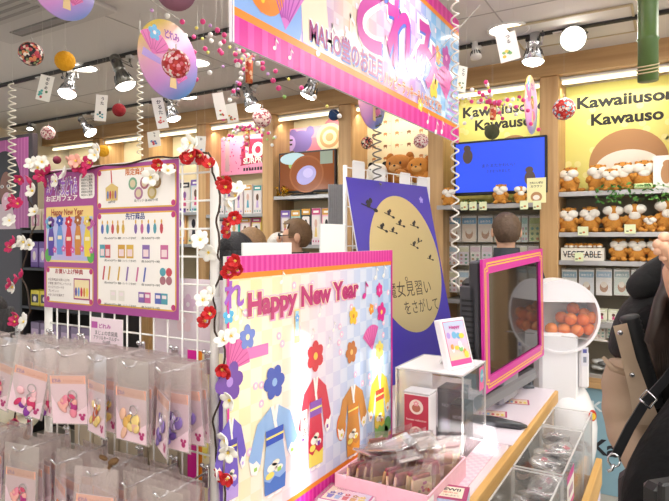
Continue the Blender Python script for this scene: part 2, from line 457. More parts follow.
# lamp tracks and spotlights
trm = mat('2c2b2a', .5)
Y1, Y2 = 2.46, 3.42
for i, (y, a, b, lab) in enumerate([(Y1, -6.0, .6, 'black ceiling lamp track nearer the camera'), (Y2, -6.0, .7, 'black ceiling lamp track nearer the back shelves')]):
    mb = MB(); mb.box((0, 0, 0), (b - a, .03, .018), trm); mb.box((0, 0, -.006), (b - a, .01, .01), BLACK)
    for k in range(8): mb.box((-(b - a) / 2 + (b - a) * (k + .5) / 8, 0, -.012), (.05, .034, .008), GREYW)
    solo(mb, 'lamp_track', lab, 'light track', ((a + b) / 2, y, CEIL - .012))
def spotlight(px, py, Y, aim, lab, on=True, s=1.0, body=SILVER):
    p = atY(px, py, Y - .03); top = CEIL - .02
    t = thing('track_spotlight', lab, 'spotlight', (p.x, Y, top), 0, 'track spotlights')
    mb = MB(); mb.box((0, 0, -.012), (.05, .032, .024), GREYW if body is not DGREY else DGREY, .003); mb.tube([(0, 0, -.02), (0, 0, -.05)], .008, body); mb.build('adapter', t)
    d = Vector(aim).normalized(); hp = Vector((0, p.y - Y, p.z - top)); q = d.to_track_quat('Z', 'Y').to_euler()
    bk = hp - d * .19 * s
    mb = MB(); x = q.to_matrix() @ Vector((1, 0, 0)); o = (0, 0, -.05)
    for sg in (-1, 1):
        c = bk + d * .05 * s; mb.tube([o, Vector(o) + x * sg * .05 * s + Vector((0, 0, -.01)), c + x * sg * .052 * s + Vector((0, 0, .03)), c + x * sg * .045 * s], .004, body)
        mb.sph(c + x * sg * .05 * s, .012 * s, DGREY, 8, 6)
    mb.build('yoke', t)
    mb = MB()
    mb.lathe([(0, 0), (.022 * s, .0), (.030 * s, .012), (.030 * s, .075 * s), (.034 * s, .08 * s), (.034 * s, .09 * s), (.03 * s, .095 * s), (.032 * s, .11 * s), (.062 * s, .19 * s), (.060 * s, .19 * s), (.03 * s, .12 * s)], body, 20, bk, q)
    for k in range(12):
        a = 2 * PI * k / 12; M3 = q.to_matrix()
        c = bk + M3 @ Vector((.052 * s * math.cos(a), .052 * s * math.sin(a), .16 * s)); e = bk + M3 @ Vector((.04 * s * math.cos(a), .04 * s * math.sin(a), .12 * s)); mb.tube([e, c], .003, DGREY, 4)
    mb.build('housing', t)
    mb = MB(); mb.lathe([(.058 * s, .180 * s), (.05 * s, .196 * s), (.03 * s, .206 * s), (0, .21 * s)], mat('fffaf0', .4, emit=8) if on else mat('d8d4cc', .3), 20, bk, q); mb.build('bulb', t)
    if on:
        l = bpy.data.lights.new('spot', 'SPOT'); l.energy = 14 * LS; l.spot_size = 1.3; l.spot_blend = .7; l.color = (1, .95, .86); l.shadow_soft_size = .05
        lo = bpy.data.objects.new('beam', l); COL.objects.link(lo); lo.parent = t
        lo.location = hp + d * .04; lo.rotation_euler = d.to_track_quat('-Z', 'Y').to_euler()
    return t
spotlight(67, 94, Y1, (.25, -.35, -1), 'lit silver spotlight hanging right below the yellow yarn ball')
spotlight(126, 86, Y1, (.35, .2, -1), 'lit dark spotlight between yellow yarn ball and pastel disc', True, 1.1, mat('77766f', .3, .8))
spotlight(91, 133, Y2, (.75, .25, -1), 'lit small silver spotlight above the white garland blossoms')
spotlight(30, 129, Y2, (.3, -.2, -1), 'tiny lit spotlight beside the leftmost coil', True, .5)
spotlight(174, 119, Y2, (.3, .1, -1), 'lit spotlight just below the pastel disc')
spotlight(253, 108, Y2, (.35, .1, -1), 'lit spotlight under the orange hanging tube', True, 1.05)
spotlight(235, 97, Y2, (-.1, 0, -1), 'small dim spotlight left of the orange tube', False, .6)
spotlight(308, 96, Y2, (-.45, -.1, -1), 'lit spotlight below the striped hanging banner', True, 1.05)
spotlight(476, 58, Y2, (.1, -.05, -1), 'small unlit white spotlight beside the white coil', False, .6, GREYW)
spotlight(533, 62, Y2, (-.05, -.1, -1), 'large chrome spotlight right of the yellow flower card', True, 1.05)
spotlight(573, 39, Y2, (.05, -1, -.55), 'glaring lit spotlight facing the camera near the hatch', True, 1.15, mat('77766f', .3, .8))

# ------------------------------------------------------------------ counter
XB = -.92                                     # plane of the upright boards
XE = -.505                                    # table edge towards the aisle
cabm = mat('ece4d6', .6)
t = thing('display_counter', 'long white display counter with pink top and golden wooden edge', 'counter', (0, 0, 0))
mb = MB(); mb.box(((XB - 1.42) / 2 - .0, 2.17, .355), (.5, 2.06, .71), cabm, .006); mb.build('cabinet', t)
mb = MB(); mb.box(((XE - .026 - 1.50) / 2, 2.12, ZC - .03), (XE - .026 + 1.50, 2.0, .05), mat('ead9dd', .4), .004); mb.build('top', t)
mb = MB()
mb.box((XE - .012, 2.12, ZC - .033), (.024, 2.0, .06), WOODY, .003)
mb.build('wooden_edge', t)
mb = MB(); mb.box(((XE + XB) / 2 - .02, 1.65, ZC - .002), (XE - XB - .06, 1.06, .004), ramp_mat('cloth', [(0, 'f3ccdc'), (1, 'f6d6e3')], (1, 0, 0), 0, 1, 60, .35)); mb.build('pink_cover', t)
mb = MB(); mb.box(((XE + XB) / 2 + .01, 2.66, ZC - .002), (XE - XB - .05, .92, .004), mat('efe4ee', .3)); mb.build('white_cover', t)
for y in (1.25, 3.02):
    mb = MB(); mb.box((XE - .03, y, .36), (.05, .05, .70), WOOD, .004); mb.build('leg', t)

# ------------------------------------------------------------------ new year board
BY0, BY1, BZ0, BZ1 = XB * -1.136, 1.985, ZC - .005, 1.508
L, H = BY1 - BY0, BZ1 - BZ0
bg = ramp_mat('board_bg', [(0, 'f8e9a0'), (.30, 'f6e6c4'), (.5, 'eed9e8'), (.72, 'c6d3f0'), (1, 'a9c9f0')], (0, 1, -.25), .22, 1.0, 22, .16)
t = thing('display_board', 'upright pastel board reading Happy New Year with magenta striped border', 'board', (XB, BY0, BZ0))
mb = MB(); mb.box((-.006, L / 2, H / 2), (.01, L, H), WHITE); mb.build('backing', t)
mb = MB(); mb.T = FX((.0, 0, 0)); e = .0012
STR = .045
mb.rect(0, 0, L, H, bg, 0)
for y0 in (0, H - .042):
    mb.rect(0, y0, L, y0 + (.042 if y0 else STR), MAG, e)
    k = 0
    while k * .022 < L:
        mb.rect(k * .022, y0, k * .022 + .010, y0 + (.042 if y0 else STR), MAGL, e * 1.4); k += 1
mb.rect(0, STR, L, STR + .014, ORANGE, e); mb.rect(0, H - .056, L, H - .042, ORANGE, e)
mb.rect(0, 0, .008, H, MAG, e * 1.6); mb.rect(L - .012, 0, L, H, MAG, e * 1.6)
def pxb(px, py):
    q = atX(px, py, XB); return q.y - BY0, q.z - BZ0
u0, v0 = pxb(247, 314); u1, v1 = pxb(358, 297)
hh = .078
for o2, mt_, z in ((.11, mat('f3a8d8', .3), .002), (.078, mat('fdf0c0', .3), .0026), (.048, mat('b80f70', .3), .0032)):
    mb.text('Happy New Year', u0, v0 - .004, hh, mt_, z, u1 - u0, bold=o2)
un, vn = pxb(362, 300); mb.note2(un + .012, v1 + .0, .05, mat('d81f96', .3), .003)
print_mb = mb
# garments, flowers, notes printed on the board (plain robes, no figures)
rw_ = mat('fbf7f2', .4)
def robe(px0, px1, ytop, ybot, c1, c2, csash, chem, cflow):
    ua, va = pxb((px0 + px1) / 2, ytop); ub, vb = pxb((px0 + px1) / 2, ybot)
    w = (pxb(px1, 380)[0] - pxb(px0, 380)[0]); vb = max(vb, STR + .018); h = va - vb; m = MB(); m.T = FX()
    C = lambda c: mat(c, .35)
    X = lambda a: ua + a * w
    Y = lambda b: vb + b * h
    for sg in (-1, 1):
        m.p2([(X(sg * .12), Y(.97)), (X(sg * .34), Y(.86)), (X(sg * .5), Y(.52)), (X(sg * .46), Y(.34)), (X(sg * .36), Y(.31)), (X(sg * .28), Y(.40)), (X(sg * .2), Y(.7))][::sg], C(c1), .0016)
        m.p2([(X(sg * .5), Y(.50)), (X(sg * .46), Y(.34)), (X(sg * .36), Y(.31)), (X(sg * .29), Y(.40)), (X(sg * .36), Y(.47)), (X(sg * .42), Y(.45))][::sg], rw_, .002)
        m.rect(X(sg * .38 - .03), Y(.36), X(sg * .38 + .03), Y(.40), C(cflow), .0024)
    m.p2([(X(-.2), Y(.02)), (X(.22), Y(.0)), (X(.24), Y(.3)), (X(.17), Y(.6)), (X(.2), Y(.9)), (X(.08), Y(1)), (X(0), Y(.93)), (X(-.08), Y(1)), (X(-.2), Y(.9)), (X(-.17), Y(.6)), (X(-.22), Y(.3))], C(c1), .0022)
    m.p2([(X(-.2), Y(.02)), (X(.22), Y(0)), (X(.235), Y(.17)), (X(.1), Y(.14)), (X(0), Y(.19)), (X(-.1), Y(.14)), (X(-.21), Y(.19))], C(chem), .0028)
    m.p2([(X(-.08), Y(1)), (X(-.02), Y(1)), (X(.06), Y(.73)), (X(.0), Y(.73))], rw_, .0028)
    m.p2([(X(.08), Y(1)), (X(.02), Y(1)), (X(-.03), Y(.8)), (X(.02), Y(.76))], rw_, .003)
    m.rect(X(-.18), Y(.57), X(.18), Y(.74), C(csash), .0034); m.rect(X(-.18), Y(.64), X(.18), Y(.665), C('f4e27a'), .0038)
    for a, b, r2, c in ((-.05, .30, .11, 'fbf7ea'), (.08, .26, .09, 'fbf7ea'), (-.1, .22, .09, 'f5e06a'), (.02, .34, .08, 'f8f0d8')): m.ell(X(a), Y(b), w * r2, h * r2 * .42, C(c), .0032, 12)
    m.rect(X(.05), Y(.22), X(.13), Y(.27), C(cflow), .0036)
    m.ell(X(-.07), Y(-.012), w * .08, h * .018, rw_, .002, 10); m.ell(X(.08), Y(-.016), w * .08, h * .018, rw_, .002, 10)
    return m
for a in ((250, 298, 405, 492, '8fb6e6', 0, '2f55c0', '3f74c4', '9fd060'), (299, 331, 377, 466, 'd0304c', 0, '8a4fb8', 'f0dc66', '7b3fa0'),
          (338, 367, 385, 462, 'cf8d45', 0, 'd98a3a', 'e8a040', 'ead94a'), (368, 390, 372, 440, 'f0d040', 0, 'd8402c', '7fbf6a', 'f08a30'),
          (215, 246, 418, 500, '6c58c4', 0, '4a3aa8', 'b49ae0', 'c8b4ee')):
    robe(*a).build('printed_robe', t)
mb = print_mb
for px, py, r, c1, c2, n in ((247, 337, .032, '6f86d8', 'f7f0c0', 5), (353, 316, .03, 'f7c52c', 'd88a1c', 5), (371, 309, .02, 'f39a2c', 'f7e07a', 5),
                             (381, 312, .036, 'e0288f', 'f8d860', 5), (379, 290, .026, 'e0288f', 'f3a0d0', 6), (228, 316, .02, '49b4e6', 'ffffff', 5),
                             (274, 382, .046, '3450b8', '8fb6e6', 6), (315, 356, .046, 'd0203c', 'f3c34a', 6), (351, 352, .038, 'c06f2c', 'f0c070', 6), (379, 350, .034, 'f6e36a', 'f5b23a', 6), (229, 382, .05, '6a38a8', 'b48ae0', 6)):
    u, v = pxb(px, py); mb.flower2(u, v, r, mat(c1, .35), mat(c2, .35), .0018, n, R.random())
fc, fl = mat('e86ab4', .35), mat('c93a92', .35)
u, v = pxb(372, 350); mb.fan2(u, v, .09, 1.0, 2.5, fc, fl, .0014)
u, v = pxb(227, 372); mb.fan2(u, v, .085, .1, 1.7, fc, fl, .0014)
ua, va = pxb(240, 362); ub, vb = pxb(268, 354); mb.p2([(ua, va), (ub, vb), (ub, vb + .03), (ua, va + .03)], mat('e07ac4', .35), .0013)
for px, py, h in ((236, 318, .035), (281, 282, .03), (319, 315, .03), (328, 346, .028), (333, 330, .026), (312, 337, .026), (240, 322, .03)):
    u, v = pxb(px, py); mb.note2(u, v, h, rw_, .0016)
for k in range(34):
    u, v = R.uniform(.03, L - .03), R.uniform(.22, H - .08); mb.ell(u, v, .011, .011, mat('f7c4e0', .4), .0009, 10); mb.ell(u, v, .005, .005, rw_, .0013, 8)
u, v = pxb(294, 336); mb.rect(u, v - .02, u + .025, v + .075, mat('f0d488', .35), .0018); mb.rect(u + .004, v + .0, u + .021, v + .07, mat('a8d8f4', .35), .0022)
mb.flower2(u + .012, v + .05, .012, mat('6fb0f0', .4), rw_, .0026)
u, v = pxb(302, 428); mb.rect(u - .012, v - .03, u + .022, v + .05, rw_, .004); mb.text('大', u - .006, v + .012, .026, RED, .0044); mb.text('吉', u - .006, v - .022, .026, RED, .0044)
u, v = pxb(387, 424); mb.ell(u, v, .03, .03, GREEN, .0016, 12); mb.ell(u - .02, v - .03, .03, .03, GREEN, .0016, 12)
u, v = pxb(344, 425); mb.ell(u - .02, v, .03, .045, mat('f07a28', .35), .0015, 12)
for px, py in ((376, 272), (384, 270)): u, v = pxb(px, py); mb.note2(u - .01, v - .02, .04, rw_, .003)
u, v = pxb(229, 290); mb.text('れ', u - .02, v - .04, .075, mat('a45fcf', .35), .0022, bold=.03)
mb.build('print', t)
# folded flap at the left end of the board, behind the grid
mb = MB(); fw = .13; mb.box((-fw / 2 - .006, .012, H * .34), (fw, .006, H * .68), WHITE); mb.T = FY((-fw - .006, .0085, 0))
mb.rect(0, 0, fw, H * .68, mat('f6edc6', .3), 0); mb.rect(.0, 0, .034, H * .68, MAG, e); mb.rect(.034, 0, .05, H * .68, ORANGE, e); mb.rect(.075, 0, fw, H * .62, PURP, e)
mb.ell(.06, .3, .012, .06, mat('f3e46a', .4), .002); mb.ell(.09, .15, .02, .05, LILAC, .002)
mb.build('side_flap', t)

# white cards behind the board
for nm, pxa, pxb_, ya, yb, lab in (('a', 242, 291, 241, 262, 'wide white blank card standing behind the magenta board top, left of the man with glasses'), ('b', 320, 344, 222, 262, 'tall white blank card standing behind the board, right of the man with glasses')):
    Xc = XB - .06; a = atX(pxa, ya, Xc); b = atX(pxb_, yb, Xc)
    t = thing('blank_card', lab, 'card', (Xc, (a.y + b.y) / 2, ZC - .005), 0, 'blank cards behind the board')
    h = a.z - ZC; mb = MB(); mb.box((0, 0, h / 2), (.006, abs(b.y - a.y), h), mat('eef0ee', .4), .001); mb.build('panel', t)
    mb = MB(); mb.box((-.03, 0, .004), (.07, abs(b.y - a.y) * .6, .008), ACRY); mb.build('foot', t)

# ------------------------------------------------------------------ hanging banner
NY0, NY1, NZ0, NZ1 = 1.10, 2.865, CAMZ + .495, CAMZ + 1.128
XN = -.95; L, H = NY1 - NY0, NZ1 - NZ0
t = thing('hanging_banner', 'big hanging pink and blue sign board with magenta striped border above the counter', 'sign', (XN, NY0, NZ0))
mb = MB(); mb.box((-.006, L / 2, H / 2), (.011, L, H), mat('ece6ee', .4), .002); mb.build('backing', t)
bb = ramp_mat('banner_bg', [(0, '8fb8ee'), (.22, 'c4a4ea'), (.36, 'f6dcc4'), (.5, 'f2b8d8'), (.66, 'cfa8e6'), (.8, '86bdf0'), (1, '9cc8f2')], (0, 1, .12), 0, 1 / 1.8, 16, .12)
mb = MB(); mb.T = FX()
mb.rect(0, 0, L, H, bb, 0)
for y0, y1 in ((0, .07), (H - .06, H)):
    mb.rect(0, y0, L, y1, MAG, .001)
    for k in range(int(L / .06)): mb.rect(k * .06, y0, k * .06 + .026, y1, MAGL, .0014)
mb.rect(0, .07, L, .092, ORANGE, .001); mb.rect(0, H - .082, L, H - .06, ORANGE, .001)
mb.rect(0, 0, .006, H, rw_, .002)
lavender = mat('b9a0ea', .25)
mb.p2([(.0, .092), (.30, .092), (.31, .12), (.31, .30), (.24, .42), (.0, .5)], mat('8db2ee', .25), .0006)
mb.p2([(.32, .095), (.48, .095), (.45, .28), (.37, .40), (.30, .30)], mat('f8e6cf', .25), .0008)
def pxn(px, py):
    q = atX(px, py, XN); return q.y - NY0, q.z - NZ0
u0, v0 = pxn(309, 38); u1, v1 = pxn(382, 81)
for o2, m_, z, dx in ((.09, rw_, .0016, 0), (.03, mat('5a8fe0', .3), .0020, .004), (.025, mat('9c1c74', .3), .0024, 0)):
    mb.text('MAHO堂のお正月', u0 + dx, .112 - dx, .086, m_, z, u1 - u0, bold=o2)
u2, v2 = pxn(384, 80); u3, v3 = pxn(441, 107)
for o2, m_, z in ((.06, mat('fbe9c8', .3), .0016), (.012, mat('d8662c', .3), .0022)):
    mb.text('ハッピーラッキーみんなにとどけ!', u2, .106, .058, m_, z, u3 - u2, bold=o2)
ua, _ = pxn(356, 30); ub, _ = pxn(441, 60)
for o2, m_, z, dx in ((.09, rw_, .0018, 0), (.045, mat('4a6fd8', .3), .0022, .008), (.035, mat('c02c9c', .3), .0028, 0)):
    mb.text('どれみ', ua + dx, .215 - dx, .33, m_, z, ub - ua - .05, bold=o2)
ua2, _ = pxn(330, 10)
for o2, m_, z in ((.09, rw_, .0018), (.03, mat('c02c9c', .3), .0026)):
    mb.text('おジャ魔女', ua2 - .12, .40, .13, m_, z, .34, bold=o2)
yl = mat('f4d878', .3)
for k in range(5): mb.line2(1.40, .25 + k * .035, 1.56, .24 + k * .035, .005, yl, .0012)
for px, py, r, c1, c2 in ((433, 86, .06, 'f7cc2c', 'f4a22c'), (437, 55, .045, 'f39a3c', 'f7e07a'), (446, 58, .06, 'b02c9c', 'f3a0d0'), (420, 105, .03, 'f6e36a', 'ffffff'), (262, 0, .035, 'f5822c', 'f7cc2c')):
    u, v = pxn(px, py); mb.flower2(u, v, r, mat(c1, .3), mat(c2, .3), .0018, 5, R.random())
u, v = pxn(283, 22); mb.fan2(u + .01, v - .02, .17, .9, 2.2, mat('d472cc', .3), mat('b048b0', .3), .0012)
u, v = pxn(446, 100); mb.fan2(u, v, .16, .9, 2.6, mat('e878c0', .3), mat('c94a9c', .3), .0012)
for k in range(5): mb.line2(1.58 + .012 * k, .11 + .035 * k, 1.74, .11 + .035 * k, .012, mat('c39ae8', .3), .0014)
for px, py, h in ((276, 42, .03), (291, 52, .03), (331, 38, .07), (319, 48, .05), (349, 30, .08), (398, 70, .06), (428, 118, .05), (436, 128, .06), (442, 128, .06), (385, 45, .06)):
    u, v = pxn(px, py); mb.note2(u - .01, v - .02, h, rw_, .0024)
for k in range(12): u, v = R.uniform(.35, L - .1), R.uniform(.12, H - .1); mb.rect(u - .01, v - .01, u + .01, v + .01, mat('f8e0f0', .3), .0011)
u, v = pxn(265, 0); mb.ell(u, v + .05, .09, .09, mat('f08a2c', .3), .0014)
mb.build('print', t)
for y in (.15, L - .15):
    mb = MB(); mb.tube([(-.006, y, H), (-.006, y, CEIL - NZ0)], .0015, STRING, 4); mb.build('hanging_wire', t)

# ------------------------------------------------------------------ wire grid stand with poster
GY = 1.05; GX0, GX1, GZ1 = -1.634, -.962, 1.748
t = thing('wire_grid_stand', 'white wire grid display stand in the left foreground', 'display stand', (0, GY, 0))
mb = MB(); ctop = .035
pts = [(GX0, 0, .02), (GX0, 0, GZ1 - ctop)]
for k in range(6): a = PI - k * PI / 10; pts.append((GX0 + ctop + ctop * math.cos(a), 0, GZ1 - ctop + ctop * math.sin(a)))
for k in range(6): a = PI / 2 - k * PI / 10; pts.append((GX1 - ctop + ctop * math.cos(a), 0, GZ1 - ctop + ctop * math.sin(a)))
pts += [(GX1, 0, .02)]
mb.tube(pts, .0115, WIRE, 10); mb.build('frame', t)
mb = MB(); z = CAMZ + .165
BAR = [CAMZ - .29, CAMZ - .569]
while z > .15:
    mb.tube([(GX0, .0, z), (GX1, .0, z)], .0028, WIRE, 5); z -= .0698 if z > 1.25 else .0698
n = 13
for k in range(1, n):
    x = GX0 + (GX1 - GX0) * k / n; mb.tube([(x, -.006, .15), (x, -.006, GZ1 - .01)], .0026, WIRE, 5)
mb.build('wire_mesh', t)
mb = MB(); mb.box(((GX0 + GX1) / 2 + .04, .03, .56), (GX1 - GX0 - .1, .012, 1.04), mat('dccfb8', .6), .002)
for k in range(5): mb.box((GX0 + .18 + k * .115, .023, .56), (.005, .004, 1.04), mat('b8aa92', .6))
mb.build('backing_panel', t)
for x in (GX0, GX1):
    mb = MB(); mb.tube([(x, -.22, .012), (x, .05, .012)], .012, WIRE, 8); mb.build('foot', t)
mb = MB(); p = atY(216, 305, GY); mb.box((GX1, -.002, p.z), (.026, .026, .042), mat('eeeef0', .4), .004); mb.build('white_tape', t)

# poster on the grid
PX0, PX1 = atY(48.5, 200, GY).x, atY(183, 200, GY).x
PZ0, PZ1 = CAMZ - .205, CAMZ + .203; PW, PH = PX1 - PX0, PZ1 - PZ0
mb = MB(); mb.box((PW / 2, 0, PH / 2), (PW, .0016, PH), WHITE); mb.T = FY((0, -.0014, 0))
pm = mat('a84f96', .4); pr = mat('f7f2ee', .4); go = mat('e0b04a', .4)
mb.rect(0, 0, PW, PH, pm, 0)
def cell(x0, y0, x1, y1):
    mb.rrect(x0 * PW, y0 * PH, x1 * PW, y1 * PH, .012, go, .0005); mb.rrect(x0 * PW + .004, y0 * PH + .004, x1 * PW - .004, y1 * PH - .004, .010, pr, .0009)
    for a in (x0, x1):
        for b in (y0, y1): mb.ell(a * PW + (.01 if a == x0 else -.01), b * PH + (.01 if b == y0 else -.01), .008, .008, mat('c0407c', .4), .0012, 10)
cell(.02, .04, .41, .30); cell(.44, .05, .985, .68); cell(.44, .705, .985, .975)
mb.rrect(.02 * PW, .335 * PH, .41 * PW, .735 * PH, .004, mat('f3d58a', .4), .0008)
mb.rect(.025 * PW, .35 * PH, .405 * PW, .66 * PH, ramp_mat('post_bg', [(0, 'b9cdf0'), (.5, 'c9b4e8'), (1, 'a9c4ea')], (1, 0, 0), 0, 1 / .25, 0, .4), .0011)
mb.text('Happy New Year', .2 * PW, .675 * PH, .026, mat('a83c2c', .4), .0014, .15, 'c', .02)
for i, c in enumerate(('5a48a8', '6f9ade', 'd0304c', 'd08a3c', 'ecd24a')):
    x = (.065 + .075 * i) * PW; y = (.38 + .01 * (i % 2)) * PH
    mb.p2([(x - .013, y), (x + .013, y), (x + .016, y + .05), (x + .008, y + .085), (x - .008, y + .085), (x - .016, y + .05)], mat(c, .4), .0015)
    mb.rect(x - .010, y + .045, x + .010, y + .056, mat('f3e6c8', .4), .0018); mb.flower2(x, y + .1, .017, mat(('6a3a98', '3450b8', 'd0203c', 'a8642c', 'f0d860')[i], .4), pr, .0016, 6)
    mb.flower2(x + .018, y + .018, .010, mat('d86ab8', .4), pr, .0016)
mb.fan2(.375 * PW, .56 * PH, .035, .6, 2.4, mat('d070b4', .4), pm, .0016); mb.flower2(.05 * PW, .62 * PH, .02, mat('6ab0d8', .4), pr, .0016)
mb.ell(.04 * PW, .385 * PH, .016, .02, GREEN, .0014); mb.ell(.39 * PW, .385 * PH, .016, .02, GREEN, .0014)
for o2, m_, zz in ((.09, rw_, .001), (.03, mat('a86fd0', .4), .0014)): mb.text('おジャ魔女どれみ', .02 * PW, .83 * PH, .055, m_, zz, .15, 'l', o2)
mb.text('お正月フェア', .02 * PW, .78 * PH, .018, rw_, .001, .15, bold=.03)
mb.rrect(.3 * PW, .785 * PH, .42 * PW, .96 * PH, .012, pr, .001)
for k in range(7): mb.text('期間限定開催' if k % 2 else '商品のご案内', .36 * PW, (.93 - .021 * k) * PH, .007, INK, .0014, .05, 'c')
mb.text('お買い上げ特典', .215 * PW, .255 * PH, .016, mat('b02c3c', .4), .0014, .13, 'c', .02)
for k, s_ in enumerate(('お正月商品をお買い上げの', 'お客様に描き下ろしイラストの', 'オリジナルカードを', 'プレゼント!', '※なくなり次第終了')):
    mb.text(s_, .04 * PW, (.20 - .028 * k) * PH, .0085, mat('5a2c3c', .4), .0014, min(.11, .0085 * len(s_)))
mb.rect(.255 * PW, .075 * PH, .385 * PW, .225 * PH, mat('a8407c', .4), .0013); mb.rect(.262 * PW, .085 * PH, .378 * PW, .215 * PH, mat('f3e2b4', .4), .0016)
for i, c in enumerate(('5a48a8', '6f9ade', 'd0304c', 'd08a3c', 'ecd24a')): mb.ell((.275 + .022 * i) * PW, .13 * PH, .005, .014, mat(c, .4), .0018, 8)
mb.text('限定商品', .715 * PW, .925 * PH, .019, mat('d0702c', .4), .0014, .075, 'c', .02)
mb.text('先行商品', .715 * PW, .635 * PH, .019, mat('2c3c8c', .4), .0014, .075, 'c', .02)
x = .55 * PW; y = .78 * PH; mb.line2(x, y + .04, x - .003, y + .075, .004, RED, .0014); mb.p2([(x - .024, y - .008), (x + .024, y - .008), (x + .026, y + .028), (x, y + .04), (x - .026, y + .028)], mat('dcc07a', .4), .0013)
for i in range(4): mb.ell(x - .016 + .0105 * i, y + .008, .004, .012, mat(('5a78b8', 'c0405c', 'c88a3c', '8a6ab0')[i], .4), .0017, 8)
mb.text('600円+税', x, .745 * PH, .008, INK, .0014, .03, 'c')
for i in range(5):
    a, b = ((.70, .865), (.78, .865), (.86, .865), (.74, .80), (.83, .80))[i]; mb.ell(a * PW, b * PH, .017, .017, mat(('7aa88a', 'a86a7c', 'b08a5c', 'b07a9c', 'c8b06a')[i], .4), .0013, 14); mb.ell(a * PW, b * PH, .011, .011, mat('d8c8a8', .4), .0016, 10)
mb.text('缶バッジ 各400円+税', .79 * PW, .745 * PH, .008, INK, .0014, .09, 'c')
pal = ['5a6ab8', '58a0b0', 'c8505c', 'd0a040', 'd8b04a', '8a6ab0', 'c86a9c']
for row, (yy, kinds) in enumerate(((.57, 'k'), (.42, 'b'), (.27, 'm'), (.125, 's'))):
    xs_ = {'k': [.48 + .038 * i for i in range(5)] + [.72 + .043 * i for i in range(5)], 'b': [.48, .52, .62, .68, .79, .91], 'm': [.49, .53, .6, .66, .73, .78, .9, .94], 's': [.56, .62, .76, .80, .87, .91]}[kinds]
    for i, a in enumerate(xs_):
        c = mat(pal[(i + row) % 7], .4); x, y = a * PW, yy * PH
        if kinds == 'k': mb.ell(x, y, .006, .014, c, .0013, 10); mb.ell(x, y + .018, .003, .006, go, .0013, 8)
        elif kinds == 'b': wd = .011 if i < 2 else .014; mb.rect(x - wd, y - .018, x + wd, y + .018, c, .0013); mb.rect(x - wd * .7, y - .013, x + wd * .7, y + .006, mat('f0d8dc', .4), .0016)
        elif kinds == 'm':
            if i > 5: mb.ell(x, y + .01, .011, .011, c, .0013); mb.ell(x, y - .012, .011, .011, mat('a8707c', .4), .0013)
            else: mb.line2(x - .003, y - .018, x + .004, y + .02, .006, c, .0013)
        else: mb.rect(x - .012, y - .014, x + .012, y + .014, c if i > 1 else mat('e6e2da', .4), .0013); mb.rect(x - .008, y, x + .008, y + .009, mat('f0e2e6', .4), .0016)
    for a, s_ in ((.555, '各600円+税'), (.66, 'ラバーストラップ 各700円'), (.82, '各500円+税')): mb.text(s_, a * PW, (yy - .068) * PH, .0068, INK, .0014, .07, 'c')
solo(mb, 'poster', 'purple goods poster with white panels tied on the wire grid', 'poster', (PX0, GY - .0125, PZ0))
# price card
p0 = atY(91, 350, GY - .02); p1 = atY(123, 320, GY - .02)
mb = MB(); w_, h_ = p1.x - p0.x, p1.z - p0.z
mb.box((w_ / 2, 0, h_ / 2), (w_, .0015, h_), WHITE); mb.T = FY((0, -.0012, 0)); mb.rect(0, 0, w_, h_, mat('f6e4ee', .4), 0)
mb.rect(.004, h_ - .03, .03, h_ - .012, mat('c05fae', .4), .0004); mb.text('どれみ', .036, h_ - .028, .014, mat('c05fae', .4), .0004, .05, bold=.03)
mb.text('まじょの衣装風', w_ * .5, h_ * .50, .014, INK, .0004, w_ * .7, 'c'); mb.text('アクリルキーホルダー', w_ * .5, h_ * .36, .013, INK, .0004, w_ * .8, 'c'); mb.text('全8種', w_ * .5, h_ * .23, .013, INK, .0004, w_ * .25, 'c')
mb.rrect(w_ * .42, h_ * .05, w_ * .96, h_ * .19, .007, mat('c84f9c', .4), .0004); mb.text('700円+税', w_ * .69, h_ * .085, .011, rw_, .0008, w_ * .42, 'c')
solo(mb, 'price_card', 'pink price card clipped to the wire grid below the poster', 'price card', (p0.x, GY - .02, p0.z))

# pale pink printed sheet seen through the grid
t = thing('printed_sheet', 'pale pink printed sheet standing behind the right part of the wire grid', 'sheet', (-1.20, 1.10, ZC - .005))
mb = MB(); mb.box((.10, 0, .34), (.26, .004, .68), mat('efe0ea', .5)); mb.T = FY((-.03, -.003, 0))
for k in range(16):
    u, v = R.uniform(.03, .22), R.uniform(.1, .64)
    mb.flower2(u, v, R.uniform(.015, .035), mat(R.choice(['e3c4dc', 'ead0e2', 'd9c6e6', 'f3d8e0']), .5), mat('f6ecf2', .5), .0004)
mb.build('sheet_panel', t)
mb = MB(); mb.box((.10, .02, .012), (.2, .03, .024), WHITE, .003); mb.build('foot', t)

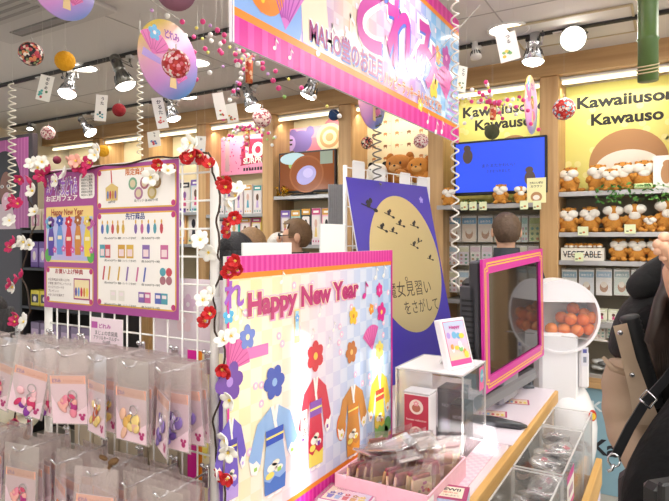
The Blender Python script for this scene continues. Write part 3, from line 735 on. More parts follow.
# ------------------------------------------------------------------ hooks and the charm bags on them
HROW = []
hook_bm = {}
def hook_mesh():
    t = MB(); t.tube([(0, 0, 0), (0, -.135, -.006), (0, -.15, -.004), (0, -.163, .012)], .0028, CHROME, 6)
    return t
proto_hook = None
def bag_thing(label, loc, rot, group, colr, n):
    t = thing('charm_bag', label, 'charm bag', loc, rot, group)
    m = MB(); wd, ht = .058, .185
    th = .0035
    N = 4
    for sg in (-1, 1):
        vs = []; fs = []
        for j in range(6):
            for i in range(N + 1):
                a, b = i / N, j / 5; bulge = math.sin(PI * a) * math.sin(PI * min(1, b * 1.15)) * th
                vs.append(((a - .5) * 2 * wd * .92, sg * (bulge + .0006), .015 - b * ht + .0))
        for j in range(5):
            for i in range(N): k = j * (N + 1) + i; fs.append((k, k + 1, k + N + 2, k + N + 1))
        m.add(vs, fs, FILMM, True)
    m.build('clear_bag', t)
    m = MB(); m.box((0, 0, -.108), (.092, .0012, .118), mat('ecdfea', .5)); m.T = FY((-.046, -.0012, -.167))
    m.rect(0, 0, .092, .118, ramp_mat('card_bg%d' % n, [(0, 'f0d2de'), (.5, 'e2d6ee'), (1, 'd0c8ea')], (1, 0, 1), .2, 5, 0, .5), 0)
    m.rect(0, .098, .092, .118, mat('f0b49c', .5), .0004); m.text('どれみ', .006, .102, .011, mat('8a4a9c', .4), .0008, .022, bold=.03); m.text('アクリルキーホルダー', .034, .102, .008, mat('c8603c', .4), .0008, .05)
    m.ell(.078, .014, .006, .006, mat('b83878', .4), .0008, 10); m.ell(.073, .022, .004, .004, mat('b83878', .4), .0008, 8); m.ell(.083, .022, .004, .004, mat('b83878', .4), .0008, 8)
    m.build('printed_card', t)
    m = MB(); rr = random.Random(n)
    for k in range(9):
        m.sph((rr.uniform(-.024, .02), -.004, -.13 + rr.uniform(-.026, .03)), (rr.uniform(.007, .013), .0022, rr.uniform(.008, .017)), mat(rr.choice(colr), .25), 8, 5, Euler((0, rr.uniform(-.8, .8), 0)))
    m.build('charm', t)
    m = MB()
    c = Vector((.012, -.0055, -.095)); pts = [c + Vector((.011 * math.cos(a * .5), 0, .011 * math.sin(a * .5))) for a in range(14)]
    m.tube(pts, .0012, CHROME, 4); m.tube([c + Vector((0, 0, -.01)), c + Vector((-.008, 0, -.02)), c + Vector((-.006, 0, -.03))], .0018, CHROME, 4)
    m.build('key_ring', t)
    return t
PALS = [['c84a6a', 'e88aa0', 'b03a80', 'f0b0a8'], ['d03a6a', '8a3aa0', 'e070a0', 'f3c0c8'], ['d8a040', 'e8c878', 'c05a3a', 'f3d8a0'], ['e0b060', 'f0d48a', 'c8803a', 'e8b8a0'], ['8a70b8', 'b898d8', '6a4a98', 'd8c0e8'], ['e89060', 'f3b088', 'd8504a', 'f0c8b0']]
protos = [bag_thing('x', (0, 0, 0), 0, None, PALS[i], i) for i in range(6)]
used = [False] * 6
def place_bag(i, loc, rot, label):
    if not used[i]:
        used[i] = True; o = protos[i]; o.location = loc; o.rotation_euler = rot; o.scale = (1.1, 1, 1.06); o['label'] = label; o['group'] = 'clear charm bags on the grid hooks'; return o
    return dup(protos[i], loc, rot, label, 'clear charm bags on the grid hooks', (1.1, 1, 1.06))
rows = [('upper', BAR[0] - .004, [20, 53, 84, 114, 144, 177, 210], 345), ('lower', BAR[1] - .004, [-4, 32, 70, 108, 143, 177, 208], 460)]
hk = None
for rn, z, pxs, _ in rows:
    for i, px in enumerate(pxs):
        x = atY(px, 345, GY).x
        lab = 'chrome hook, %s of the %s row on the wire grid' % (nth(i, 7), rn)
        if hk is None:
            hk = thing('wire_hook', lab, 'hook', (x, GY - .007, z), 0, 'chrome hooks on the wire grid')
            hook_mesh().build('prong', hk); m = MB(); m.box((0, .0, -.012), (.022, .006, .05), CHROME, .002)
            for sg in (-1, 1): m.sph((sg * .009, -.004, .018), .006, CHROME, 8, 6)
            m.build('clip', hk)
        else: dup(hk, (x, GY - .007, z), 0, lab)
        nb = 5 if i not in (0, 6) else 4
        for b in range(nb):
            y = GY - .145 + b * .026; front = b == 0
            rz = R.uniform(-.12, .12) + (R.choice([-.35, .1, .25]) if front else 0); ry = R.uniform(-.05, .05) + (.2 if front and i in (1, 2) and rn == 'upper' else 0)
            if front and rn == 'upper' and i in (5, 6): rz = (.02, -.5)[i - 5]
            where = ('front charm bag' if front else 'charm bag %s behind the front' % ORD[b - 1]) if b < nb - 1 else 'rearmost charm bag'
            place_bag([4, 0, 1, 0, 2, 3, 4][i] if rn == 'upper' else [4, 4, 0, 5, 5, 3, 5][i], (x, y, z - .004), (R.uniform(-.05, .08), ry, rz), '%s, %s hook, %s row of the grid' % (where, nth(i, 7), rn))
# dry brown leaf spray on the lower bags
p = atY(108, 460, GY - .12)
t = thing('dried_flower', 'small brown dried flower lying on the lower row of charm bags', 'dried flower', p)
lb = mat('7a5a38', .7, var=.3)
mb = MB(); mb.sph((.02, 0, .0), (.017, .008, .009), lb, 10, 6, Euler((0, -.4, .2))); mb.build('seed_head', t)
for a, b in (((0, 0, 0), (-.035, 0, .004)), ((.01, 0, -.005), (.004, -.0, -.03))):
    mb = MB(); c = (Vector(a) + Vector(b)) / 2; d = Vector(b) - Vector(a); mb.sph(c, (d.length * .5, .006, .006), lb, 8, 5, d.to_track_quat('X', 'Z').to_euler()); mb.build('petal', t)
mb = MB(); mb.tube([(.015, 0, 0), (.005, 0, -.02), (-.008, 0, -.05)], .0012, mat('4a3a28', .8), 5); mb.build('stem', t)

# ------------------------------------------------------------------ blossom garlands on the stand
def blossom_mesh(c, n, r, cup=.5):
    m = MB(); mm = mat(c, .6, var=.12, scale=60)
    for k in range(n):
        a = 2 * PI * k / n
        m.sph((r * .55 * math.cos(a), r * .55 * math.sin(a), r * .18), (r * .52, r * .43, r * .10), mm, 8, 6, Euler((0, -cup, a), 'XYZ'))
    m.sph((0, 0, r * .1), r * .16, YEL, 6, 5)
    for k in range(6):
        a = 2 * PI * k / 6; m.tube([(0, 0, 0), (r * .22 * math.cos(a), r * .22 * math.sin(a), r * .38)], r * .02, mat('efe0a0', .6), 4)
    me = m.build('blossom'); d = me.data; bpy.data.objects.remove(me); return d
BL = {'w': blossom_mesh('f4f1ea', 5, .026, .55), 'm': blossom_mesh('c2225e', 5, .025, .6), 'r': blossom_mesh('c0141c', 6, .023, .8), 'p': blossom_mesh('f0b0a0', 5, .025), 'W': blossom_mesh('f6f4ee', 6, .031, .25)}
def garland(label, vine, fl):
    t = thing('flower_garland', label, 'garland', (0, 0, 0), 0, 'blossom garlands on the grid stand')
    vm = mat('3f3128', .8); m = MB()
    pts = [Vector((atY(px, py, GY - .016).x, GY - .016, atY(px, py, GY - .016).z)) for px, py in vine]; sm = []
    for a, b in zip(pts, pts[1:]):
        for k in range(5): q = a.lerp(b, k / 5); ph = len(sm) * .9; sm.append(q + Vector((.006 * math.sin(ph), .004 * math.cos(ph), .004 * math.cos(ph))))
    sm.append(pts[-1]); m.tube(sm, .0026, vm, 5)
    m.build('vine', t)
    for px, py, c in fl:
        y = GY - R.uniform(.02, .05); o = bpy.data.objects.new('blossom', BL[c]); COL.objects.link(o); o.parent = t
        o.location = atY(px, py, y); o.rotation_euler = (PI / 2 + R.uniform(-.7, .5), R.uniform(-.3, .3), R.uniform(-.7, .9)); s_ = R.uniform(.74, .98); o.scale = (s_,) * 3
    return t
garland('white and crimson blossom garland along the top bar of the grid stand', [(28, 178), (48, 174), (80, 170), (110, 166), (150, 159), (180, 156), (207, 153)],
        [(32, 164, 'w'), (42, 162, 'w'), (38, 168, 'w'), (20, 179, 'm'), (31, 181, 'm'), (41, 176, 'm'), (49, 171, 'm'), (45, 180, 'm'), (31, 190, 'w'), (65, 174, 'w'), (57, 181, 'w'), (72, 162, 'p'), (76, 161, 'p'), (79, 166, 'm'), (90, 163, 'm'), (86, 171, 'm'), (95, 155, 'w'), (98, 150, 'w'),
         (157, 173, 'w'), (168, 171, 'w'), (151, 177, 'w'), (159, 165, 'r'), (185, 149, 'w'), (194, 147, 'w'), (190, 143, 'w'), (192, 157, 'r'), (186, 159, 'r'), (204, 162, 'r'), (201, 155, 'r'), (210, 165, 'r')])
garland('red and white blossom garland wound down the right post of the grid stand', [(207, 154), (216, 175), (219, 210), (217, 240), (221, 262), (215, 290), (213, 320), (222, 345), (226, 372), (216, 410), (213, 440), (222, 475), (225, 520)],
        [(222, 183, 'r'), (229, 183, 'r'), (226, 187, 'r'), (236, 196, 'w'), (231, 205, 'w'), (238, 189, 'w'), (229, 224, 'r'), (234, 218, 'r'), (228, 232, 'r'), (201, 240, 'W'), (209, 252, 'W'), (236, 261, 'r'), (229, 273, 'r'), (238, 271, 'r'), (233, 266, 'r'),
         (208, 298, 'w'), (212, 294, 'w'), (203, 300, 'w'), (210, 314, 'r'), (206, 321, 'r'), (224, 340, 'w'), (231, 336, 'w'), (222, 369, 'r'), (227, 371, 'r'), (226, 440, 'w'), (228, 452, 'w'), (221, 474, 'r'), (228, 478, 'r'), (230, 400, 'w')])
garland('pink and white blossom garland hanging down the left post of the grid stand', [(28, 180), (30, 200), (36, 225), (26, 250), (22, 280), (32, 310), (22, 330), (18, 380), (16, 425)],
        [(11, 206, 'm'), (18, 204, 'm'), (14, 201, 'm'), (10, 221, 'W'), (11, 247, 'm'), (14, 242, 'm'), (19, 244, 'w'), (29, 245, 'w'), (24, 242, 'w'), (17, 279, 'm'), (10, 284, 'm'), (22, 275, 'm'), (13, 287, 'w'), (17, 316, 'm'), (15, 322, 'm'), (25, 322, 'W'), (17, 423, 'm'), (13, 427, 'm'), (33, 191, 'w'), (35, 212, 'w')])

# ------------------------------------------------------------------ goods on the counter
# pink cloth lined tray with bagged rice crackers
TX0, TX1, TY0, TY1 = -.885, -.585, 1.50, 1.83
t = thing('goods_tray', 'pink paper lined open tray full of clear bagged crackers on the counter', 'tray', ((TX0 + TX1) / 2, (TY0 + TY1) / 2, ZC))
tw, tl, th = TX1 - TX0, TY1 - TY0, .065
pk = mat('f0bccb', .55, var=.1, scale=25, bump=.25)
mb = MB(); mb.box((0, 0, .004), (tw, tl, .008), pk); mb.build('base', t)
for c, d in (((tw / 2, 0, th / 2), (.006, tl, th)), ((-tw / 2, 0, th / 2), (.006, tl, th)), ((0, -tl / 2, th / 2), (tw, .006, th)), ((0, tl / 2, th / 2), (tw, .006, th))):
    mb = MB(); mb.box(c, d, pk, .002); mb.build('side', t)
mb = MB(); mb.T = FX((tw / 2 + .0035, -.2, .012)); mb.rect(0, 0, .07, .045, rw_, 0); mb.text('各', .006, .026, .012, INK, .0004); mb.text('380円', .02, .012, .016, INK, .0004, .044, bold=.02); mb.build('price_label', t)
def cracker_bag(label, loc, rot, proto=[None] * 4, k=0):
    if proto[k]: return dup(proto[k], loc, rot, label, 'clear cracker bags in the pink tray')
    t = thing('cracker_bag', label, 'snack bag', loc, rot, 'clear cracker bags in the pink tray')
    m = MB(); tan = mat(('d8b078', 'c99a62', 'dcb98a', 'e6c896')[k], .7, var=.2, scale=90)
    m.box((0, 0, .042), (.066, .010, .08), tan, .004); m.T = FY((-.033, -.0054, .004))
    rr = random.Random(k)
    if k == 3:
        m.rect(.002, .002, .064, .076, mat('f0dcae', .6), 0)
        for q in range(14): m.ell(rr.uniform(.01, .056), rr.uniform(.01, .068), .005, .005, mat(rr.choice(['d8604c', 'e8a040', '8ab06a', 'c05a8a']), .6), .0005, 8)
    else: m.rect(.004, .05, .062, .078, mat('8a2438', .6), 0)
    m.build('cracker', t)
    m = MB(); m.box((0, 0, .085), (.058, .009, .012), mat('8e2a3c', .5), .003); m.build('red_end', t)
    m = MB(); vs = []; fs = []
    for j in range(6):
        for i in range(5):
            b = j / 5; vs.append(((i / 4 - .5) * .082, -.008 - .03 * max(0, b - .5) ** 1.3 + .003 * math.sin(i * 2 + j), .01 + b * .108))
    for j in range(5):
        for i in range(4): q = j * 5 + i; fs.append((q, q + 1, q + 6, q + 5))
    m.add(vs, fs, WRAP, True)
    m.build('clear_wrap', t); proto[k] = t
    return t
for row in range(4):
    for i in range(9):
        if row > 2 and i < 2: continue
        x = TX0 + .045 + (tw - .08) * i / 8; y = TY0 + .045 + row * .078 + R.uniform(-.006, .006)
        cracker_bag('%s cracker bag in row %s from the front of the pink tray' % (nth(i, 9), ORD[row]), (x, y, ZC + .012 + row * .007), (R.uniform(-.1, .25), R.uniform(-.1, .1), PI / 2 + R.uniform(-.25, .1) - .5), k=3 if row == 0 and i > 6 else (row * 5 + i) % 3)
for i in range(5):
    x = TX0 + .05 + R.random() * (tw - .1); y = TY0 + .06 + R.random() * (tl - .12)
    t = thing('cracker_bag', 'loose clear bag %s lying flat on top of the tray of crackers' % ORD[i], 'snack bag', (x, y, ZC + .115 + .004 * i), (R.uniform(-.35, .35), R.uniform(-.3, .3), R.uniform(-1, 1)), 'clear bags lying over the tray')
    m = MB(); m.box((0, 0, 0), (.075, .10, .008), WRAP, .003); m.build('clear_wrap', t)
    m = MB(); m.box((0, -.01, 0), (.055, .06, .004), mat(['b84a5c', 'ecdcd8', 'd8a8b0'][i % 3], .5), .001); m.build('cracker', t)

# flat packs and stacks in front of the tray
art = ['f0d848', '78b8e0', 'e87aa8', '8ac878', 'f0a050', 'b89ae0', 'ffffff']
def flat_pack(label, loc, rz, w_, l_, h_, cat, seed):
    t = thing('print_pack', label, cat, loc, rz, 'flat print packs in front of the tray')
    m = MB(); m.box((0, 0, h_ / 2), (w_, l_, h_), mat('f2eef0', .4), .002); m.build('card_stack', t)
    m = MB(); m.T = FZ((-w_ / 2, -l_ / 2, h_ + .0006)); rr = random.Random(seed)
    m.rect(.002, .002, w_ - .002, l_ - .002, mat('c83c94', .4), 0); m.rect(.008, .008, w_ - .008, l_ - .008, ramp_mat('pack_bg', [(0, 'f6e8b0'), (.5, 'f3d6e6'), (1, 'bcd4f2')], (1, 0, 0), .5, 5, 0, .35), .0003)
    m.text('Happy New Year', w_ / 2, l_ - .026, .014, mat('c83c94', .4), .0006, w_ * .62, 'c', .02)
    for k in range(5):
        x = w_ * (.18 + .16 * k); m.p2([(x - .007, .018), (x + .007, .018), (x + .010, l_ * .4), (x - .010, l_ * .4)], mat(('6c58c4', '8fb6e6', 'd0304c', 'd8a04c', 'f0d848')[k], .4), .0007); m.flower2(x, l_ * .5, .009, mat(('5a38a8', '3450b8', 'd0203c', 'b0702c', 'f0c840')[k], .4), rw_, .0009)
    for k in range(8): m.ell(rr.uniform(.015, w_ - .015), rr.uniform(.015, l_ - .03), .004, .004, mat(rr.choice(art), .4), .0005, 8)
    m.build('printed_cover', t)
    m = MB(); m.box((0, 0, h_ / 2 + .001), (w_ + .012, l_ + .016, h_ + .003), FILM, .002); m.build('clear_sleeve', t)
    return t
for i, (px, py, z, rz, lab) in enumerate([(372, 476, .0, .10, 'flat pack with colourful cover lying just in front of the pink tray'), (348, 497, .0, .12, 'flat pack partly over the bottom edge, nearest the magenta border'), (420, 499, .0, .06, 'flat pack lying left of the maroon framed price card'),
                                     (372, 474, .026, .02, 'top flat pack stacked in front of the tray')]):
    p = atZ(px, py, ZC + z + .02); flat_pack(lab, (p.x, p.y, ZC + z), rz, .15, .105, .024, 'print pack', i)
p = atZ(456, 494, ZC + .03)
t = thing('price_board', 'maroon framed cream price card lying on the blue white box at the table edge', 'price card', (p.x - .02, p.y - .01, ZC), (0, 0, .2))
mb = MB(); mb.box((0, 0, .018), (.115, .10, .036), mat('c4d2ee', .4), .003); mb.build('box', t)
mb = MB(); mb.T = FZ((-.0575, -.05, .0366)); mb.rect(0, 0, .115, .1, mat('a83468', .4), 0); mb.rect(.014, .014, .101, .086, mat('f2e6d0', .4), .0004)
mb.text('NEW!!', .0575, .058, .024, INK, .0008, .07, 'c', .04); mb.text('数量限定', .0575, .040, .013, mat('c84830', .4), .0008, .06, 'c'); mb.text('お一人様1点まで', .0575, .022, .011, INK, .0008, .07, 'c'); mb.build('printed_face', t)

# acrylic showcase
def acrylic_case(name, label, cat, x0, x1, y0, y1, z0, h, th=.004, solid=None, lid=True, group=None):
    t = thing(name, label, cat, ((x0 + x1) / 2, (y0 + y1) / 2, z0), 0, group); a, b = x1 - x0, y1 - y0
    pan = [((a / 2 - th / 2, 0, h / 2), (th, b, h)), ((-a / 2 + th / 2, 0, h / 2), (th, b, h)), ((0, b / 2 - th / 2, h / 2), (a - 2 * th, th, h)), ((0, -b / 2 + th / 2, h / 2), (a - 2 * th, th, h))]
    for k, (c, d) in enumerate(pan):
        m = MB(); m.box(c, d, solid if solid and k in (1,) else ACRY, .0008); m.build('side_panel', t)
        e = mat('f3f2f4', .2)
    m = MB()
    for sx in (-1, 1):
        for sy in (-1, 1): m.box((sx * (a / 2 - th / 2), sy * (b / 2 - th / 2), h / 2), (th * 1.1, th * 1.1, h), film('edge', 'ffffff', .45, .3, .05))
    for s2 in (-1, 1):
        m.box((0, s2 * (b / 2 - th / 2), h), (a, th * 1.1, th * .8), film('edge')); m.box((s2 * (a / 2 - th / 2), 0, h), (th * 1.1, b, th * .8), film('edge'))
    m.build('polished_edge', t)
    if lid: m = MB(); m.box((0, 0, h - th / 2), (a, b, th), solid or ACRY, .0008); m.build('lid', t)
    m = MB(); m.box((0, 0, th / 2), (a, b, th), ACRY, .0008); m.build('base', t)
    return t
CX0, CX1, CY0, CY1, CH = -.892, -.632, 1.955, 2.24, .298
t = acrylic_case('acrylic_showcase', 'clear acrylic showcase with white lid holding dark boxes beside the display', 'showcase', CX0, CX1, CY0, CY1, ZC, CH, .005, mat('f1eef1', .25))
m = MB(); m.box((-.05, -(CY1 - CY0) / 2 + .004, CH / 2), (.13, .003, CH), film('frosted', 'f3f1f4', .62, .3, .2)); m.build('frosted_panel', t)
m = MB(); m.T = FX((.131, .05, CH - .10)); m.rrect(0, 0, .06, .09, .006, mat('e85a9c', .35), 0); m.ell(.032, .055, .022, .026, mat('58b8c8', .35), .0005); m.text('お正月', .032, .05, .014, rw_, .001, .034, 'c', .02); m.build('round_sticker', t)
for lab, x, y, a, b, h, c in (('dark purple gift box standing inside the clear showcase', -.735, 2.15, .09, .1, .20, '3a3244'), ('black watch box at the right inside the clear showcase', -.672, 2.06, .06, .09, .17, '26242a')):
    t = thing('gift_box', lab, 'box', (x, y, ZC + .006), 0); m = MB(); m.box((0, 0, h * .46), (a, b, h * .92), mat(c, .35), .002); m.build('box_body', t)
    m = MB(); m.box((0, 0, h * .96), (a + .003, b + .003, h * .08), mat(c, .3), .002); m.build('lid', t)
    m = MB(); m.T = FY((-a / 2, -b / 2 - .0006, h * .4)); m.text('NOVEL', a * .5, .05, .018, mat('b9b4c4', .3), 0, a * .6, 'c');  m.build('lettering', t)
# small pink box
p = atY(426, 440, 1.985)
t = thing('gift_box', 'small red and white box with two round pictures in front of the clear showcase', 'box', (-.769, 1.895, ZC + .001), .0)
m = MB(); a, b, h = .094, .07, .236; m.box((0, 0, h / 2), (a, b, h), mat('f0ebee', .35), .003); m.T = FY((-a / 2, -b / 2 - .0006, 0))
m.rect(.002, .002, a - .002, h - .004, mat('bf3d55', .35), 0)
for yy in (.098, .192): m.ell(a / 2, yy, .026, .026, mat('f0dcd2', .4), .0005); m.ell(a / 2, yy - .004, .016, .014, mat('b8705c', .4), .001); m.flower2(a / 2, yy + .012, .010, mat('e8a0a8', .4), rw_, .0014)
m.text('Sweets collection', a / 2, .143, .010, rw_, .0006, a * .8, 'c'); m.build('box_body', t)
m = MB(); m.box((0, 0, h + .004), (a + .004, b + .004, .008), film('frosted'), .002); m.build('clear_top', t)

# picture stand on the showcase
p = atZ(463, 367, ZC + CH + .001)
t = pst = thing('picture_stand', 'white tilted picture stand with pastel print on top of the showcase', 'picture stand', (p.x + .005, p.y - .02, ZC + CH + .001), (0, 0, 1.2))
Tm = Matrix.Rotation(-.26, 4, 'X')
m = MB(); m.T = Tm; m.box((0, .012, .085), (.115, .026, .17), mat('f4f2f2', .35), .003); m.build('frame', t)
m = MB(); m.T = Tm @ FY((-.0575, -.0016, 0)); m.rect(.009, .012, .106, .16, mat('d84c98', .3), 0); m.rect(.011, .03, .104, .158, ramp_mat('stand_bg', [(0, 'f4dc8a'), (.5, 'f0c8e0'), (1, 'b4d4f0')], (0, 0, 1), 0, 6, 0, .3), .0004)
for k in range(12): m.ell(R.uniform(.02, .095), R.uniform(.04, .12), R.uniform(.006, .014), R.uniform(.006, .014), mat(R.choice(art), .3), .0008 + k * .0001, 10)
m.text('Happy', .057, .135, .014, mat('c83c94', .3), .0026, .05, 'c', .03); m.build('picture', t)
m = MB(); m.box((0, .058, .05), (.03, .006, .105), mat('e9e6e4', .4), .001, Euler((.42, 0, 0))); m.build('easel_leg', t); pst.scale = (1.22, 1.22, 1.1)

# ------------------------------------------------------------------ big monitor with magenta frame
pl = ray(481) * 2.34; pr_ = ray(541) * 2.97
c = (pl + pr_) / 2; W2 = (pr_ - pl); W2.z = 0; mw = W2.length; ang = math.atan2(W2.y, W2.x)
MH = .556; mzc = CAMZ - .345
t = thing('display_monitor', 'large dark monitor with magenta and gold cardboard frame standing on the counter', 'monitor', (c.x, c.y, ZC))
t.rotation_euler = (0, 0, ang)
# local x along the screen width, -y is towards the aisle
T0 = Matrix.Translation((0, 0, mzc - ZC)) @ Matrix.Rotation(-math.radians(2.6), 4, 'Y')
bz = .062
m = MB(); m.T = T0; m.box((0, .03, 0), (mw - .01, .045, MH - .02), mat('38383c', .4), .006); m.box((0, .085, -.02), (mw * .8, .08, MH * .75), mat('2c2c30', .5), .02); m.build('housing', t)
m = MB(); m.T = T0; m.box((-mw / 2 + .02, .06, -.03), (.03, .07, MH * .7), mat('434347', .5), .004)
for k in range(14): m.box((-mw / 2 + .004, .06, -.18 + k * .022), (.004, .05, .010), BLACK)
m.build('speaker', t)
m = MB(); m.T = T0 @ FY(); w2, h2 = mw / 2, MH / 2
for x0, y0, x1, y1 in ((-w2, h2 - bz, w2, h2), (-w2, -h2, w2, -h2 + bz), (-w2, -h2 + bz, -w2 + bz, h2 - bz), (w2 - bz * .8, -h2 + bz, w2, h2 - bz)):
    m.add([(x0, y0, .012), (x1, y0, .012), (x1, y1, .012), (x0, y1, .012), (x0, y0, 0), (x1, y0, 0), (x1, y1, 0), (x0, y1, 0)], [(0, 1, 2, 3), (0, 4, 5, 1), (1, 5, 6, 2), (2, 6, 7, 3), (3, 7, 4, 0)], mat('d0249a', .3))
for ins, wd in ((.018, .007), (.030, .006)):
    g_ = mat('f2c23c', .3)
    for a, b, c2, d2 in ((-w2 + ins + .02, h2 - ins, w2 - ins - .02, h2 - ins), (-w2 + ins + .02, -h2 + ins, w2 - ins - .02, -h2 + ins), (-w2 + ins, -h2 + ins + .02, -w2 + ins, h2 - ins - .02), (w2 - ins, -h2 + ins + .02, w2 - ins, h2 - ins - .02)): m.line2(a, b, c2, d2, wd, g_, .0128)
    for sx in (-1, 1):
        for sy in (-1, 1): m.line2(sx * (w2 - ins - .02), sy * (h2 - ins), sx * (w2 - ins - .02), sy * (h2 - ins - .02), wd, g_, .0129); m.line2(sx * (w2 - ins - .02), sy * (h2 - ins - .02), sx * (w2 - ins), sy * (h2 - ins - .02), wd, g_, .013)
m.build('cardboard_frame', t)
m = MB(); m.T = T0 @ FY(); m.rect(-w2 + .04, -h2 + .04, w2 - .03, h2 - .04, mat('2b2724', .06), .003)
m.build('screen', t)
m = MB(); m.box((0, .05, .10), (.22, .07, .16), mat('8f8f95', .35), .03); m.box((0, .03, .085), (.70, .05, .06), mat('77777c', .4), .024); m.build('stand_neck', t)
m = MB()
for sx in (-.33,):
    m.tube([(sx, .12, .012), (sx + .0, -.02, .02), (sx + .03, -.13, .012), (sx + .05, -.15, .010)], [.016, .022, .016, .006], mat('4b4d50', .3, .4), 10)
m.build('foot', t)
# two pink leaflets on the white counter top
for i, (px, py, lab) in enumerate([(516, 402, 'pink bordered flyer lying on the white counter top, farther from camera'), (493, 414, 'pink bordered flyer lying on the counter top beside the monitor foot')]):
    p = atZ(px, py, ZC); m = MB(); m.T = FZ((-.06, -.045, .0)); m.box((.06, .045, .0005), (.12, .09, .001), WHITE); m.rect(0, 0, .12, .09, mat('c8407c', .35), .0014); m.rect(.008, .008, .112, .082, mat('f4e0c8', .35), .0018)
    for k in range(5): m.ell(.02 + .02 * k, .032, .007, .016, mat(('8a70c8', '8fb6e6', 'd0405c', 'd8a04c', 'f0d848')[k], .35), .0022, 10)
    m.text('Happy New Year', .06, .06, .012, mat('c8407c', .35), .0022, .08, 'c'); solo(m, 'flyer', lab, 'flyer', (p.x, p.y, ZC + .001), (0, 0, .25), 'pink flyers on the counter')
p = atZ(528, 388, ZC)
t = thing('tape_dispenser', 'small grey tape dispenser at the far end of the counter', 'tape dispenser', (p.x, p.y, ZC), .6)
m = MB(); m.box((0, 0, .008), (.06, .03, .016), mat('5a5e64', .35), .005); m.build('base', t)
m = MB(); m.lathe([(.012, -.008), (.02, -.008), (.02, .008), (.012, .008), (.012, -.008)], mat('7f868c', .3), 16, (0, 0, .026), Euler((PI / 2, 0, 0))); m.build('roll', t)

# ------------------------------------------------------------------ round white capsule machine
p = ray(566) * 3.08; yaw = math.radians(24)
t = thing('capsule_machine', 'round white capsule vending machine with clear window of orange balls', 'vending machine', (p.x, p.y, 0), yaw)
zc = CAMZ + (239 - 331) / 570 * 3.08; Rr = .255 * 1.0
px2m = 3.08 / 570
Rr = 36.5 * px2m
mw_ = mat('f2f1f4', .25)
zc = CAMZ + (239 - 315) * px2m
dx0 = -.045                                     # drum centre, left of the visible half
D = .085
def arc(r, a0, a1, n, y): return [(dx0 + r * math.cos(a), y, zc + r * math.sin(a)) for a in (a0 + (a1 - a0) * k / n for k in range(n + 1))]
m = MB(); n = 40
o1, o2 = arc(Rr, 0, 2 * PI, n, -D), arc(Rr, 0, 2 * PI, n, D); i1, i2 = arc(Rr - .014, 0, 2 * PI, n, -D), arc(Rr - .014, 0, 2 * PI, n, D)
vs = o1 + o2 + i1 + i2; N1 = n + 1; fs = []
for k in range(n): fs += [(k, k + 1, N1 + k + 1, N1 + k), (2 * N1 + k, 3 * N1 + k, 3 * N1 + k + 1, 2 * N1 + k + 1), (k, 2 * N1 + k, 2 * N1 + k + 1, k + 1), (N1 + k, N1 + k + 1, 3 * N1 + k + 1, 3 * N1 + k)]
m.add(vs, fs, mw_, False); m.build('rim', t)
m = MB(); top = [(x, -D + .002, z) for x, _, z in arc(Rr - .012, math.radians(25), math.radians(155), 24, 0)]; m.add(top, [tuple(range(len(top)))], mw_)
back = [(x, D - .002, z) for x, _, z in arc(Rr - .012, 0, 2 * PI, 30, 0)][:-1]; m.add(back, [tuple(range(len(back)))], mat('e6e2e0', .4)); m.build('facade', t)
m = MB(); disc = [(x, -D + .004, z) for x, _, z in arc(Rr - .012, 0, 2 * PI, 30, 0)][:-1]; m.add(disc, [tuple(range(len(disc)))], ACRY); m.build('window', t)
m = MB(); m.box((dx0 + .12, -.0, zc - .115), (.24, .15, .006), film('tray_clear', 'f6f0ec', .3, .25, .05), 0, Euler((0, .10, 0))); m.build('ball_shelf', t)
m = MB(); m.box((dx0 - .01, 0, (zc - Rr * .9 + .22) / 2 + .03), (.20, .15, zc - Rr * .9 - .10), mw_, .015); m.box((dx0 + .12, -.02, .86), (.05, .10, .20), mw_, .012); m.build('column', t)
m = MB(); m.T = Matrix.Translation((dx0 + .12, -.072, .78))
m.T = m.T @ FY(); m.rect(-.018, .10, .018, .2, mat('e3e3ec', .3), .0008); m.rect(-.010, .17, .010, .19, mat('5a5ea8', .3), .0012); m.rect(-.008, .12, .008, .15, mat('8a8fa0', .3), .0012); m.build('coin_panel', t)
m = MB(); prof = [(.0, .20), (.13, .20), (.17, .30), (.195, .42), (.20, .54), (.185, .63), (.15, .71), (.11, .77), (0, .79)]
m.lathe([(r * .92, z) for r, z in prof], mw_, 32, (dx0 + .035, .06, 0)); m.build('lower_drum', t)
m = MB(); m.lathe([(.0, .0), (.15, .0), (.15, .2), (0, .2)], GREYW, 24, (dx0 + .035, .06, 0)); m.build('base', t)
m = MB(); m.T = FY((dx0 + .15, -.10, .63)); m.ell(0, 0, .02, .03, mat('d8402c', .4), 0); m.ell(.004, -.004, .012, .018, mat('f4d03c', .4), .001); m.build('round_sticker', t)
mach = t; rotm = Matrix.Translation((p.x, p.y, 0)) @ Matrix.Rotation(yaw, 4, 'Z')
cap = None
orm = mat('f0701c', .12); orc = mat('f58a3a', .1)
spots = [(.03, -.03, -.078), (.10, -.045, -.078), (.17, -.03, -.072), (.065, -.035, -.018), (.135, -.04, -.02), (.195, -.02, -.012), (.20, .03, -.07), (.12, .035, -.075), (.05, .035, -.075), (.03, .02, -.018), (.10, .03, .03), (-.04, -.02, -.075), (.165, .03, .0)]
